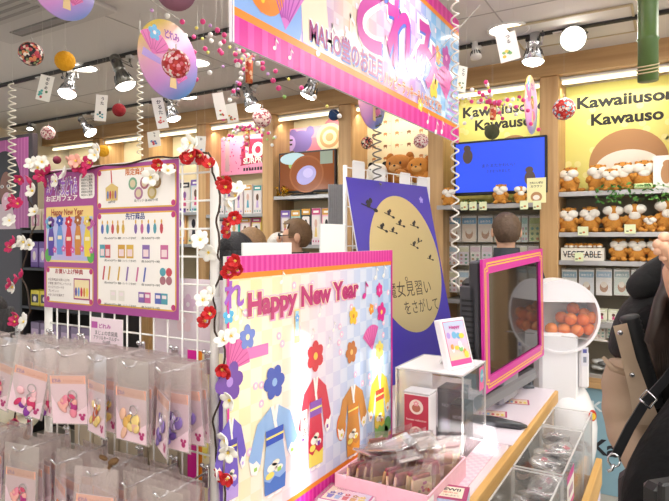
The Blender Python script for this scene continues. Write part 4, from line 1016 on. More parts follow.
for i, (x, y, z) in enumerate(spots):
    q = rotm @ Vector((dx0 + x * .9, y, zc + z + .002)); lab = 'glossy orange capsule ball, %s in the round machine window' % ('number %s seen from the front' % ORD[i] if i < 12 else 'the last one behind the rest')
    lab = 'glossy orange capsule ball piled behind the round machine window'
    if cap is None:
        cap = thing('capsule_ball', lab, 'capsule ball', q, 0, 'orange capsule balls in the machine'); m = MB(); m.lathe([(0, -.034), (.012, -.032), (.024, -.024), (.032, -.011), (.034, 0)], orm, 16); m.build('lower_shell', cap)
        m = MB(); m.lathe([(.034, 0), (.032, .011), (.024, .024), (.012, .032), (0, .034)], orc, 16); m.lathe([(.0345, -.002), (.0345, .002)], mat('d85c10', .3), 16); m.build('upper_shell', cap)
    else: dup(cap, q, (R.uniform(-1, 1), R.uniform(-1, 1), 0), lab)

# ------------------------------------------------------------------ acrylic bins beside the counter
BX0, BX1, BZ = -.492, -.322, .735
binm = [(1.60, 2.07), (2.09, 2.60), (2.62, 2.92)]
for i, (y0, y1) in enumerate(binm):
    bt = acrylic_case('acrylic_bin', ('open acrylic bin of clear packs at the counter side, nearest the camera', 'open acrylic bin of clear packs at the counter side, the middle one', 'open acrylic bin holding one orange ball at the far counter end')[i], 'bin', BX0, BX1, y0, y1, .43, BZ - .43, .005, None, False, 'acrylic bins along the counter')
    if i < 2:
        m = MB(); m.T = FX((.0862, -(y1 - y0) * .35, .14)); m.rect(0, 0, .16, .13, rw_, 0); m.rect(0, .10, .16, .13, MAG, .0005); m.rect(0, 0, .16, .02, MAG, .0005); m.rect(.03, .045, .13, .075, mat('b88aa6', .4), .0008); m.build('printed_label', bt)
        pk_ = None
        for k in range(30):
            x, y = R.uniform(BX0 + .045, BX1 - .045), R.uniform(y0 + .05, y1 - .05); z = .455 + .0088 * k
            lab = 'crumpled clear pack with pink tag heaped in the %s acrylic bin' % ('nearest' if i == 0 else 'middle')
            rot = (R.uniform(-.6, .6), R.uniform(-.6, .6), R.uniform(0, 6))
            if pk_ is None:
                pk_ = thing('goods_pack', lab, 'goods pack', (x, y, z), rot, 'clear packs in the %s bin' % ('nearest' if i == 0 else 'middle'))
                m = MB(); m.sph((0, 0, 0), (.052, .062, .014), film('crinkle', 'f4f4f4', .2, .45, .12), 12, 7, None, lambda v: v * (1 + .22 * math.sin(v.x * 160) * math.cos(v.y * 130))); m.build('clear_wrap', pk_)
                m = MB(); m.box((0, -.005, .003), (.05, .06, .003), mat('b9b6ba', .5)); m.box((.01, .012, .0065), (.022, .02, .003), mat('c84468', .5)); m.box((-.012, -.015, .0065), (.02, .026, .003), mat('4a4a52', .5)); m.build('tag_card', pk_)
            else: dup(pk_, (x, y, z), rot, lab)
m = None
t = thing('capsule_ball', 'single orange ball lying in the farthest acrylic bin', 'capsule ball', (-.40, 2.75, .475)); m = MB(); m.sph((0, 0, 0), .037, mat('f0701c', .15), 16, 10); m.build('shell', t)
m = MB(); m.sph((0, 0, .034), (.006, .006, .004), GREEN, 8, 5); m.build('cap', t)
t = thing('bin_stand', 'wooden rail stand carrying the acrylic bins', 'stand', ((BX0 + BX1) / 2, 2.26, 0))
m = MB(); m.box((0, 0, .415), (.19, 1.36, .03), WOODY, .003); m.build('shelf', t)
m = MB(); m.box((.112, 0, .46), (.026, 1.36, .12), WOODY, .003); m.build('rail', t)
m = MB(); m.T = FX((.1255, -.6, .36)); m.rect(0, 0, 1.2, .04, mat('eadcf0', .4), 0); m.build('paper_strip', t)
for sy in (-.64, .64):
    for sx in (-.07, .09): m = MB(); m.box((sx, sy, .20), (.035, .035, .40), WOODY, .003); m.build('leg', t)

# ------------------------------------------------------------------ moon board leaning on a white wire rack
o = Vector((-1.177, 2.41, CAMZ - .705)); u = Vector((.199, .98, 0)); v = Vector((-.214 * .98, .214 * .199, 1.007)).normalized()
o = o - v * 0.0
MW, MHt = .728, 1.035
t = thing('moon_board', 'tall purple board with golden moon and flying silhouettes leaning on white wire rack', 'board', o)
F = frame((0, 0, 0), u, v)
m = MB(); m.T = F; m.box((MW / 2, MHt / 2, -.004), (MW, MHt, .007), mat('e8e6ee', .4)); m.build('backing', t)
m = MB(); m.T = F; m.rect(0, 0, MW, MHt, mat('4b3fae', .28), 0)
gold = mat('dccb9a', .3, .45); m.ell(.40, .59, .315, .37, gold, .0008, 64)
def silh(x, y, s_, a):
    k = mat('23202a', .4)
    ca, sa = math.cos(a), math.sin(a); T_ = m.T; m.T = F @ Matrix.Translation((x, y, .0014)) @ Matrix.Rotation(a, 4, 'Z')
    m.line2(-s_ * 1.1, -s_ * .1, s_ * .9, s_ * .05, s_ * .12, k); m.ell(-s_ * .1, s_ * .25, s_ * .28, s_ * .42, k, .0003, 10, -.4); m.ell(s_ * .12, s_ * .72, s_ * .26, s_ * .26, k, .0005, 10)
    m.ell(s_ * .95, s_ * .03, s_ * .34, s_ * .2, k, .0004, 8, .2); m.ell(-s_ * .35, s_ * .42, s_ * .3, s_ * .12, k, .0006, 8, 1.0); m.T = T_
for px, py, s_ in ((369, 207, .044), (389, 215, .03), (382, 229, .03), (400, 225, .028), (393, 232, .024), (414, 226, .028), (414, 246, .026), (419, 242, .02), (430, 259, .022)):
    r = ray(px, py); n = u.cross(v); k = (o - Vector((0, 0, CAMZ))).dot(n) / r.dot(n); q = r * k + Vector((0, 0, CAMZ)) - o; silh(q.dot(u), q.dot(v), s_ * 1.25, R.uniform(-.5, .3))
tx = mat('4a4038', .5)
m.text('魔女見習い', .175, .42, .088, tx, .0014, .40, shear=.05); m.text('をさがして', .30, .325, .078, tx, .0014, .32); m.ell(.36, .505, .012, .012, tx, .0014, 10); m.ell(.36, .505, .008, .008, gold, .0018, 10)
m.flower2(.64, .95, .02, mat('a99ae6', .4), mat('c8bcf4', .4), .001)
m.build('print', t)
RX = -1.50
p0, p1 = atX(346, 166, RX), atX(432, 187, RX); rx_ = RX; ry0, ry1 = p0.y, p1.y; rz = 1.89
# rack runs parallel to the board behind its top edge
d_ = u; a = o + v * MHt + Vector((-.06, -.02, 0)) + u * .12
t = thing('wire_rack', 'white wire rack standing behind the purple moon board', 'rack', (a.x, a.y, 0), math.atan2(d_.y, d_.x))
top = 1.925
for x in (-.03, .74):
    m = MB(); m.tube([(x, 0, ZC - .004), (x, 0, top)], .011, WIRE, 8); m.build('post', t)
m = MB()
for k in range(9): m.tube([(-.03, 0, top - .01 - k * .10), (.74, 0, top - .01 - k * .10)], .0035, WIRE, 5)
for k in range(1, 13): m.tube([(-.03 + .77 * k / 13, 0, top - .01), (-.03 + .77 * k / 13, 0, .95)], .0026, WIRE, 5)
m.build('wire_mesh', t)
m = MB(); m.box((.355, .0, ZC + .006), (.80, .10, .02), WIRE, .003); m.build('base', t)
for i, (x, h) in enumerate(((.02, .17), (.2, .12), (.44, .12), (.62, .10))):
    q = Matrix.Translation((a.x, a.y, 0)) @ Matrix.Rotation(math.atan2(d_.y, d_.x), 4, 'Z') @ Vector((x, -.006, top - .06))
    m = MB(); m.box((.05, 0, .0), (.10, .002, h), mat('f3f2f0', .5)); m.box((.05, 0, h / 2), (.09, .008, .012), WHITE, .002)
    solo(m, 'sign_card', 'white blank card clipped on top of the wire rack, %s of four' % nth(i, 4), 'card', q, (0, 0, math.atan2(d_.y, d_.x)), 'white cards on the wire rack')
# grey fabric covered panel behind the magenta board
a, b = atD(331, 183, 3.7), atD(347, 245, 3.7)
t = thing('grey_screen', 'narrow grey fabric screen standing left of the purple moon board', 'screen', ((a.x + b.x) / 2, a.y, 0), .53)
gm = mat('8f8f92', .8, var=.1, scale=60); m = MB()
for k in range(8): m.box((-.05 + k * .0145, .004 * (k % 2), a.z / 2 + .02), (.0145, .02, a.z - .06), gm, .004)
m.build('fabric', t)
m = MB(); m.box((0, 0, .01), (.16, .2, .02), DGREY, .003); m.build('foot', t)

# ------------------------------------------------------------------ shelving along the back wall
shm = mat('8d8c8a', .35, .4); bpan = mat('e6d8b4', .7); dpan = mat('8a8272', .7)
def bayx(k): return COLR[k] * YF + .06, COLR[k + 1] * YF - .06
def shelving(k, zs, lab, back=bpan, lowback=None, zsplit=1.6, ext=0):
    x0, x1 = bayx(k); t = thing('shelving_unit', lab, 'shelves', ((x0 + x1) / 2, YF + .14, 0), 0, 'shelving bays of the back wall'); wd = x1 - x0
    m = MB()
    if lowback: m.box((0, .135, (zsplit + 2.6) / 2), (wd, .01, 2.6 - zsplit), back); m.box((0, .135, zsplit / 2 + .02), (wd, .01, zsplit - .04), lowback)
    else: m.box((0, .135, 1.31), (wd, .01, 2.58), back)
    m.build('back_panel', t)
    for z in zs:
        m = MB(); e_ = ext if z == zs[0] else 0; m.box((0, -.02 - e_ / 2, z - .011), (wd, .30 + e_, .022), shm, .003); m.box((0, -.172 - e_, z - .012), (wd, .006, .030), mat('b5b5b6', .3, .5), .002); m.build('shelf', t)
    m = MB(); m.box((0, 0, .06), (wd, .26, .12), mat('c9b48c', .6)); m.build('plinth', t)
    return t
shelving(6, [1.85, 1.59, 1.41, 1.02, .70], 'shelving bay with the brown plush rows at the right end', mat('e9e483', .6), mat('9a917e', .7), 1.86)
shelving(5, [1.78, 1.12, .78], 'shelving bay with the blue screen television', mat('e9e483', .6), mat('cfc6ae', .7), 1.76, .14)
shelving(4, [1.96, 1.50, 1.15], 'shelving bay holding the big plush faces behind the moon board')
shelving(3, [1.91, 1.50, 1.15], 'shelving bay with the orange screen television')
shelving(2, [1.77, 1.50, 1.15], 'shelving bay below the pink toy sign')
shelving(1, [1.80, 1.50, 1.15], 'shelving bay behind the right half of the purple poster')
shelving(0, [1.78, 1.48, 1.15], 'shelving bay behind the middle of the purple poster')
x0, x1 = XL + .02, COLR[0] * YF - .06
t = thing('shelving_unit', 'shelving bay at the left end of the back wall', 'shelves', ((x0 + x1) / 2, YF + .14, 0), 0, 'shelving bays of the back wall')
m = MB(); m.box((0, .135, 1.31), (x1 - x0, .01, 2.58), bpan); m.build('back_panel', t)
for z in (1.78, 1.48, 1.18, .85): m = MB(); m.box((0, -.02, z - .011), (x1 - x0, .30, .022), shm, .003); m.build('shelf', t)

# posters on the back panels
def back_print(name, lab, cat, px0, px1, y0, y1, Y=YB - .02, group=None):
    a, b = atY(px0, y1, Y), atY(px1, y0, Y); m = MB(); m.box(((b.x - a.x) / 2, .004, (b.z - a.z) / 2), (b.x - a.x, .006, b.z - a.z), WHITE); m.T = FY((0, -.0005, 0))
    return m, a, b.x - a.x, b.z - a.z
def yposter(px0, px1, y0, y1, lab, tpos, rows):
    m, a, w_, h_ = back_print('', '', '', px0, px1, y0, y1)
    m.rect(0, 0, w_, h_, mat('e9e483', .35), 0)
    for k in range(26): m.ell(R.uniform(.02, w_ - .03), R.uniform(.02, h_ - .02), .022, .022, mat('f3eda0', .35), .0004, 12)
    for s_, qx0, qx1, qy in rows:
        q0, q1 = atY(qx0, qy, YB - .02), atY(qx1, qy, YB - .02)
        m.text(s_, q0.x - a.x, q0.z - a.z, .105, mat('1c1a18', .5), .0012, q1.x - q0.x, bold=.035)
    return m, a, w_, h_
X71 = 690
m, a, w_, h_ = yposter(563, X71, 82, 190, '', None, [('Kawaiiusono', 577, 690, 109), ('Kawauso', 591, 664, 125.5)])
q = atY(628, 160, YB - .02); cx, cz = q.x - a.x, q.z - a.z
m.ell(cx, cz - .02, .235, .225, mat('b98a5c', .5), .0014, 40); m.ell(cx, cz - .06, .20, .13, mat('f1ece0', .5), .0018, 36)
solo(m, 'poster', 'yellow dotted poster behind the brown plush row at right', 'poster', a, None, 'yellow posters on the back panels')
m, a, w_, h_ = yposter(448, 541, 84, 200, '', None, [('Kawaiiusono', 463, 547, 118), ('Kawauso', 475, 532, 130.5)])
q = atY(514, 142, YB - .02); m.ell(q.x - a.x, q.z - a.z - .05, .12, .1, mat('b98a5c', .5), .0014, 30)
solo(m, 'poster', 'yellow dotted poster behind the blue screen television', 'poster', a, None, 'yellow posters on the back panels')
m, a, w_, h_ = back_print('', '', '', 219, 274, 132, 176, YB - .10)
m.rect(0, 0, w_, h_, ramp_mat('pinkdots', [(0, 'f09ac0'), (1, 'f3a6c8')], dots=(26, .22, 'c83c7c')), 0)
cr = mat('bf1e4e', .4); m.p2([(w_ * .42, h_ * .22), (w_ * .98, h_ * .30), (w_ * .98, h_ * .86), (w_ * .58, h_ * .90), (w_ * .42, h_ * .7)], cr, .0008)
m.text('LOL', w_ * .5, h_ * .44, .17, rw_, .0014, w_ * .46, bold=.06); m.text('SURPRISE!', w_ * .46, h_ * .27, .072, rw_, .0014, w_ * .5, bold=.03); [m.rect(w_ * (.46 + .05 * k), h_ * .08, w_ * (.495 + .05 * k), h_ * .16, INK, .0012) for k in range(9)]
m.rect(w_ * .12, h_ * .1, w_ * .2, h_ * .9, mat('c9a8b0', .4), .0006)
solo(m, 'sign_board', 'pink dotted toy sign with crimson logo patch above the doll shelf', 'sign', a)
m, a, w_, h_ = back_print('', '', '', 281, 350, 122, 152, YB - .06)
m.rect(0, 0, w_, h_, mat('e79aa6', .5), 0); pv = mat('7d6ab0', .4)
for k, (x, y) in enumerate(((.1, .4), (.75, .85), (.95, .3), (.5, .1))): m.ell(w_ * x, h_ * y, .08, .08, mat('dd7f90', .5), .0004, 16)
m.ell(w_ * .30, h_ * .38, .12, .10, pv, .0010, 24); m.ell(w_ * .19, h_ * .72, .045, .05, pv, .0012, 16); m.ell(w_ * .44, h_ * .78, .045, .05, pv, .0013, 16)
m.ell(w_ * .12, h_ * .35, .075, .075, mat('c2a5e0', .4), .0016, 20); m.rect(w_ * .12 - .045, h_ * .45, w_ * .12 + .045, h_ * .53, INK, .002); m.rect(w_ * .12 - .04, h_ * .25, w_ * .12 + .04, h_ * .33, INK, .002)
for k in range(4): m.ell(w_ * .72, h_ * .45, .13 - .03 * k, .12 - .028 * k, mat(('ecd3a8', 'c99a66')[k % 2], .5), .0010 + k * .0004, 24)
solo(m, 'poster', 'pink poster with lilac oval and beige swirl over the orange screen television', 'poster', a)
m, a, w_, h_ = back_print('', '', '', 356, 429, 96, 168, YB - .03)
m.rect(0, 0, w_, h_, mat('f0e2bd', .5), 0)
for i in range(6):
    for j in range(5):
        x, y = w_ * (.1 + .16 * i), h_ * (.12 + .19 * j); c_ = mat(R.choice(['b5703a', 'c98a54', '8a5a38']), .5)
        m.ell(x, y, .018, .011, c_, .0006, 10); m.rect(x - .014, y - .02, x - .008, y, c_, .0008); m.rect(x + .008, y - .02, x + .014, y, c_, .0008); m.rect(x + .03, y - .004, x + .05, y, mat('8f8a80', .5), .0006)
m.rect(w_ * .5 - .002, 0, w_ * .5 + .002, h_, mat('d8c69c', .5), .0006)
solo(m, 'poster', 'cream poster of tiny brown animals above the big plush faces', 'poster', a)

# televisions
def tv(px0, px1, y0a, y0b, y1, Y, lab, scr, fn, zsh):
    a, b = atY(px0, y1, Y), atY(px1, y0a, Y); wd = b.x - a.x; ht = atY((px0 + px1) / 2, (y0a + y0b) / 2, Y).z - a.z
    t = thing('television', lab, 'television', ((a.x + b.x) / 2, Y, zsh)); z0 = a.z - zsh
    m = MB(); m.box((0, .012, z0 + ht / 2), (wd, .03, ht), BLACK, .004); m.box((0, .04, z0 + ht / 2), (wd * .6, .04, ht * .6), BLACK, .01); m.build('housing', t)
    m = MB(); m.T = FY((-wd / 2, -.0045, z0)); m.rect(.014, .02, wd - .014, ht - .014, scr, 0); fn(m, wd, ht); m.build('screen', t)
    m = MB(); m.box((0, .03, z0 / 2 + .01), (.08, .03, max(.02, z0 + .02)), BLACK, .004); m.box((0, .01, .006), (wd * .45, .12, .012), BLACK, .004); m.build('stand', t)
    return t
def f1(m, w_, h_):
    k = mat('5a4a44', .5, emit=.15)
    for x, y in ((.16, .72), (.83, .26)): m.ell(w_ * x, h_ * y, .035, .05, k, .0005, 16); m.ell(w_ * x - .004, h_ * y + .055, .025, .022, k, .0008, 14)
    lt = mat('1e2a78', .5, emit=.4)
    m.text('またまたかわいい', w_ * .5, h_ * .5, .026, lt, .0006, .22, 'c'); m.text('うそをつきました', w_ * .5, h_ * .40, .022, lt, .0006, .16, 'c')
tv(454, 547, 135.5, 142, 196, YF - .085, 'television with a bright blue screen on the shelf right of the moon board', mat('2f4fd8', .15, emit=.55), f1, 1.781)
def f2(m, w_, h_):
    e = .25
    m.rect(.014, .02, w_ * .28, h_ * .99 - .01, mat('7a4018', .2, emit=e), .0003); m.ell(w_ * .26, h_ * .84, .13, .05, mat('b8d4dc', .2, emit=e), .0005, 20); m.ell(w_ * .36, h_ * .68, .10, .05, mat('98b86a', .2, emit=e), .0004, 20)
    m.ell(w_ * .5, h_ * .45, .17, .155, mat('9a5a2c', .2, emit=e), .0008, 30); m.ell(w_ * .5, h_ * .45, .155, .14, mat('8a4a20', .2, emit=e), .0010, 30); m.ell(w_ * .5, h_ * .42, .10, .075, mat('a9a3d8', .2, emit=e), .0014, 26, .4); m.ell(w_ * .53, h_ * .47, .05, .04, mat('c4bce8', .2, emit=e), .0018, 20); m.rect(w_ * .74, h_ * .66, w_ * .95, h_ * .96, mat('8f9c8c', .2, emit=e), .0012)
tv(279, 336, 148, 154, 194, YF - .0, 'television with an orange brown cooking picture left of the grey screen', mat('84461c', .15, emit=.25), f2, 1.911)

# plush toys
PL = {}
def plush(kind, loc, rz, s, lab, group):
    if kind in PL: return dup(PL[kind], loc, rz, lab, group, s)
    fur = mat('c98a3a', .95, var=.18, scale=120, bump=.6) if kind != 'calf' else fur_; wh = mat('f0ebdf', .95, bump=.4, scale=120); dk = mat('2a1c14', .4)
    t = thing('plush_toy', lab, 'plush toy', loc, rz, group)
    m = MB(); m.sph((0, 0, .062), (.054, .046, .066), fur, 16, 11, None, lambda v: Vector((v.x * (1.08 - .35 * max(0, v.z / .066)), v.y, v.z))); m.build('body', t)
    up = .0 if kind == 'plain' else -.45
    m = MB(); m.sph((0, -.004, .133), (.050, .044, .037), fur, 16, 10, Euler((up, 0, 0))); h = m.build('head', t)
    m = MB(); yo = -.022 if kind == 'plain' else -.012; zo = .122 if kind == 'plain' else .138
    m.sph((-.021, yo, zo), (.041, .036, .030), wh, 12, 8); m.sph((.021, yo, zo), (.041, .036, .030), wh, 12, 8); m.sph((0, -.034, .097), (.032, .018, .026), wh, 10, 7); m.build('muzzle', t)
    for sg in (-1, 1):
        m = MB(); m.sph((sg * .037, .004, .158), (.010, .008, .009), fur, 8, 6); m.build('ear', t)
        m = MB(); m.sph((sg * .051, -.022, .078), (.017, .022, .026), fur, 10, 7, Euler((.6, sg * -.5, 0))); m.build('arm', t)
        m = MB(); m.sph((sg * .034, -.042, .016), (.021, .026, .016), fur, 10, 7, Euler((.3, 0, sg * .3))); m.build('foot', t)
        m = MB(); m.sph((sg * .016, -.050 if kind == 'plain' else -.03, .157 if kind == 'plain' else .164), .0035, dk, 6, 5); m.build('eye', t)
    m = MB(); m.sph((0, -.057 if kind == 'plain' else -.034, .133 if kind == 'plain' else .158), (.007, .004, .004), dk, 8, 5); m.build('nose', t)
    m = MB(); m.tube([(.03, .03, .02), (.06, .035, .018), (.085, .02, .022)], [.016, .014, .008], fur, 8); m.build('tail', t)
    PL[kind] = t
    return t
def plrow(lst, z, lab, Y=YF + .06):
    for i, (px, s, rz, kind, extra) in enumerate(lst):
        plush(kind, (atY(px, 239, Y).x, Y + (extra.get('dy', 0)), z), rz, s, lab % nth(i, len(lst)), 'brown plush toys on the back shelves')
plrow([(570, 1.05, -.2, 'plain', {}), (598, 1.05, .1, 'plain', {}), (612, .82, -.1, 'plain', {'dy': -.07}), (623, 1.08, 0, 'plain', {}), (644, 1.10, .1, 'plain', {})], 1.851, '%s white faced brown plush on the top plush shelf at right')
plrow([(569, .98, 0, 'plain', {}), (590, 1.0, 0, 'plain', {}), (613, .97, .2, 'up', {}), (635, 1.05, 0, 'up', {}), (651, .6, -.3, 'plain', {'dy': -.05}), (667, 1.15, .2, 'up', {})], 1.591, '%s brown plush on the second shelf, above the vegetable crate')
plrow([(619, .85, 0, 'plain', {}), (637, .85, .1, 'plain', {}), (656, .85, -.1, 'plain', {})], 1.411, '%s of three brown plush toys right of the vegetable crate')
plrow([(449, .75, .2, 'plain', {}), (501, .78, 0, 'plain', {}), (520, .66, .5, 'up', {})], 1.781, '%s brown plush standing in front of the blue television', YF - .145)
# crate of tiny plush
a, b = atY(561, 262, YF - .02), atY(604, 249, YF - .02); wd, ht = b.x - a.x, .085
t = thing('wooden_crate', 'pale crate lettered VEGETABLE full of tiny plush heads', 'crate', ((a.x + b.x) / 2, YF + .04, 1.411))
m = MB(); cw = wood_mat('crate', 'd8d0c0', 'ece6da', 'X')
for z in (.02, .062): m.box((0, -.06, z), (wd, .008, .038), cw, .001); m.box((0, .06, z), (wd, .008, .038), cw, .001)
m.box((0, 0, .004), (wd, .12, .008), cw)
for sx in (-1, 1): m.box((sx * (wd / 2 - .004), 0, .042), (.008, .12, .08), cw, .001)
m.build('crate_body', t)
m = MB(); m.T = FY((-wd / 2, -.0648, 0)); m.text('VEGETABLE', .012, .022, .058, INK, 0, wd - .03, bold=.015); m.build('lettering', t)
for i in range(8):
    x = (a.x + b.x) / 2 - wd / 2 + .03 + (wd - .06) * i / 7
    t = thing('small_plush', '%s of the tiny plush heads peeping from the vegetable crate' % nth(i, 8), 'plush toy', (x, YF + .04 - .02 * (i % 2), 1.421), R.uniform(-.4, .4), 'tiny plush heads in the crate')
    m = MB(); m.sph((0, 0, .085), (.02, .02, .018), mat('c98a3a', .95, var=.18, scale=120, bump=.6), 10, 7); m.sph((0, .0, .04), (.016, .016, .04), mat('c98a3a', .95, var=.18, scale=120, bump=.6), 10, 7); m.build('body', t)
    m = MB(); m.sph((0, -.012, .08), (.016, .012, .010), mat('f0ebdf', .95), 8, 6); m.build('muzzle', t)
# price tags, greenery
tagm = mat('e6eec2', .5)
for i, (px, py, zz) in enumerate([(583, 231, 1.575), (630, 229, 1.575), (464, 206, 1.735), (473, 206, 1.735), (483, 206, 1.735), (524, 205, 1.735), (537, 205, 1.735), (579, 257, 1.40)]):
    p = atY(px, py, YF - (.19 if 2 <= i <= 6 else .055)); m = MB(); m.box((0, 0, 0), (.062 if i < 2 else .05, .002, .056), tagm); m.T = FY((-.025, -.0015, -.02)); m.rect(.004, .004, .018, .010, INK, 0); m.ell(.03, .012, .008, .006, mat('c8783a', .5), .0003, 8)
    solo(m, 'price_tag', ('pale green price tag on the second plush shelf at left', 'pale green price tag on the second plush shelf in the middle', 'first pale tag under the blue television from left', 'second pale tag under the blue television from left', 'third pale tag under the blue television from left', 'pale tag under the television left of the last one', 'rightmost pale tag under the blue television', 'yellow tag stuck on the vegetable crate')[i], 'price tag', p, (.08, 0, R.uniform(-.1, .1)), 'price tags on shelf edges')
def ivy(lab, px0, px1, z, n, drop):
    x0, x1 = atY(px0, 200, YF - .03).x, atY(px1, 200, YF - .03).x
    t = thing('ivy_garland', lab, 'artificial ivy', ((x0 + x1) / 2, YF - .03, z), 0, 'artificial ivy on the shelves')
    m = MB(); pts = [(x0 - (x0 + x1) / 2 + (x1 - x0) * k / 14, -.01 * math.sin(k), .012 + .008 * math.sin(k * 1.7)) for k in range(15)]; m.tube(pts, .002, GREEN, 4); m.build('vine', t)
    m = MB(); lg = [mat('4f8a3a', .6), mat('6fa850', .6), mat('3a6e34', .6)]
    for k in range(n):
        c = Vector((R.uniform(x0, x1) - (x0 + x1) / 2, R.uniform(-.045, .0), R.uniform(-drop, .035))); 
        if c.z < 0: c.y = -.045 - R.uniform(.0, .015)
        e = Euler((R.uniform(-1, 1), R.uniform(-1, 1), R.uniform(0, 6))).to_matrix(); s_ = R.uniform(.010, .018)
        m.add([c + e @ Vector(v_) * s_ for v_ in ((0, -1, 0), (.6, -.2, .15), (.35, .6, .1), (0, 1.1, 0), (-.35, .6, .1), (-.6, -.2, .15))], [(0, 1, 2, 3), (0, 3, 4, 5)], R.choice(lg), True)
    m.build('leaves', t)
ivy('green ivy trailing over the front edge of the top plush shelf', 596, 669, 1.855, 120, .085)
ivy('green ivy in front of the blue television', 462, 500, 1.785, 50, .02)
a, b = atY(527, 198, YF - .15), atY(546, 172, YF - .15); w_, h_ = b.x - a.x, b.z - a.z
m = MB(); m.box((w_ / 2, 0, h_ / 2), (w_, .003, h_), WHITE); m.T = FY((0, -.002, 0)); m.rect(0, 0, w_, h_, mat('f0ecb4', .45), 0); m.text('かわいい嘘の', w_ / 2, h_ * .76, .018, INK, .0004, w_ * .7, 'c', .02); m.text('カワウソ', w_ / 2, h_ * .62, .018, INK, .0004, w_ * .6, 'c', .02)
m.ell(w_ / 2, h_ * .24, w_ * .3, h_ * .2, mat('b98a5c', .5), .0004); m.ell(w_ / 2, h_ * .22, w_ * .18, h_ * .1, mat('f3ece0', .5), .0008)
solo(m, 'sign_card', 'cream sign card at the right end of the blue television shelf', 'card', (a.x, a.y, 1.781))
# small cut-out sign at the right edge
a = atY(655, 190, YF - .0); m = MB(); m.box((.05, 0, .10), (.12, .004, .20), mat('f3f1ea', .45)); m.T = FY((0, -.0025, 0)); m.ell(.06, .09, .03, .06, mat('b98a5c', .5), 0); m.ell(.065, .15, .024, .022, mat('b98a5c', .5), .0004)
solo(m, 'sign_card', 'white cut-out card at the right end of the top plush shelf', 'card', (a.x, a.y, 1.852))
a = atY(634, 188, YF - .03); m = MB(); m.box((.05, 0, .015), (.10, .03, .03), mat('d4e8a8', .5), .006); m.T = FY((0, -.0155, 0)); m.text('かわうそ', .05, .008, .018, GREEN, 0, .07, 'c', .02); solo(m, 'name_plate', 'small pale green name plate lying on the top plush shelf', 'plate', (a.x, a.y - .02, 1.855))

# big plush faces
def face_plush(lab, px, py, Y, r, c, ears, cm_, name='large_plush'):
    p = atY(px, py, Y); z = 1.961; fur = mat(c, .95, var=.12, scale=60, bump=.4); t = thing(name, lab, 'plush toy', (p.x, Y, z), 0, 'big plush toys behind the moon board')
    m = MB(); m.sph((0, 0, r * .55), (r * .8, r * .6, r * .6), fur, 18, 10); m.build('body', t)
    m = MB(); m.sph((0, -r * .15, r * 1.35), (r * 1.05, r * .75, r * .8), fur, 20, 12); m.build('head', t)
    m = MB(); m.sph((0, -r * .7, r * 1.2), (r * .5, r * .25, r * .32), mat(cm_, .95), 14, 9); m.build('muzzle', t)
    for sg in (-1, 1):
        m = MB(); m.sph((sg * r * .72, 0, r * 2.0), (r * .3, r * .18, r * .3), mat(ears, .95), 12, 8); m.build('ear', t)
        m = MB(); m.sph((sg * r * .38, -r * .82, r * 1.48), (r * .09, r * .06, r * .11), INK, 8, 6); m.build('eye', t)
        m = MB(); m.sph((sg * r * .75, -r * .4, r * .55), (r * .3, r * .3, r * .42), fur, 10, 8); m.build('arm', t)
    m = MB(); m.sph((0, -r * .92, r * 1.3), (r * .1, r * .06, r * .07), INK, 8, 6); m.build('nose', t)
face_plush('white panda plush with black ears behind the moon board', 378, 170, YF + .08, .085, 'f0ece4', '1c1a1c', 'f6f2ea')
face_plush('wide round brown plush face in the middle of the plush shelf', 400, 170, YF + .14, .115, 'b97a3a', 'a8682c', 'd8a468')
face_plush('orange plush with a round eye at the right of the plush shelf', 420, 180, YF + .02, .09, 'd08a3c', 'c0782c', 'e0a860')
face_plush('small brown plush between panda and orange plush', 401, 190, YF - .06, .05, 'b97a3a', 'a8682c', 'e0c090')

# boxes and packs on the back shelves
def carton(px0, px1, y0, y1, Y, c1, c2, lab, cat='toy box', group=None, dep=.07, win='f0e8e4', txt=None, name='toy_box', zsnap=None, figc=None):
    a, b = atY(px0, y1, Y), atY(px1, y0, Y); wd, ht = b.x - a.x, b.z - a.z; z = zsnap if zsnap else a.z
    t = thing(name, lab, cat, ((a.x + b.x) / 2, Y + dep / 2, z), R.uniform(-.04, .04), group)
    m = MB(); m.box((0, 0, ht / 2), (wd, dep, ht), mat(c1, .45), .002); m.T = FY((-wd / 2, -dep / 2 - .0007, 0)); m.rect(.003, ht * .82, wd - .003, ht - .003, mat(c2, .4), 0)
    m.rect(wd * .2, ht * .87, wd * .8, ht * .93, rw_, .0005)
    for k in range(3): m.ell(wd * (.2 + .3 * k), ht * .1, wd * .07, ht * .03, mat(c2, .4), .0003, 8)
    m.build('carton', t)
    m = MB(); m.T = FY((-wd / 2, -dep / 2 - .0012, 0)); m.rrect(wd * .12, ht * .18, wd * .88, ht * .78, min(wd, ht) * .1, mat(win, .25), 0)
    f_ = mat(figc or R.choice(['2c2830', '6a4a3a', 'c8a06a', '8a5a9a', 'd8b0a0']), .5)
    m.ell(wd * .5, ht * .58, wd * .16, ht * .12, f_, .0006, 14); m.p2([(wd * .34, ht * .22), (wd * .66, ht * .22), (wd * .58, ht * .48), (wd * .42, ht * .48)], mat(R.choice(['d85a8a', '58a8c0', 'c8b0e0', '3a3a44', 'e8c878']), .5), .0006)
    m.build('window', t)
    return t
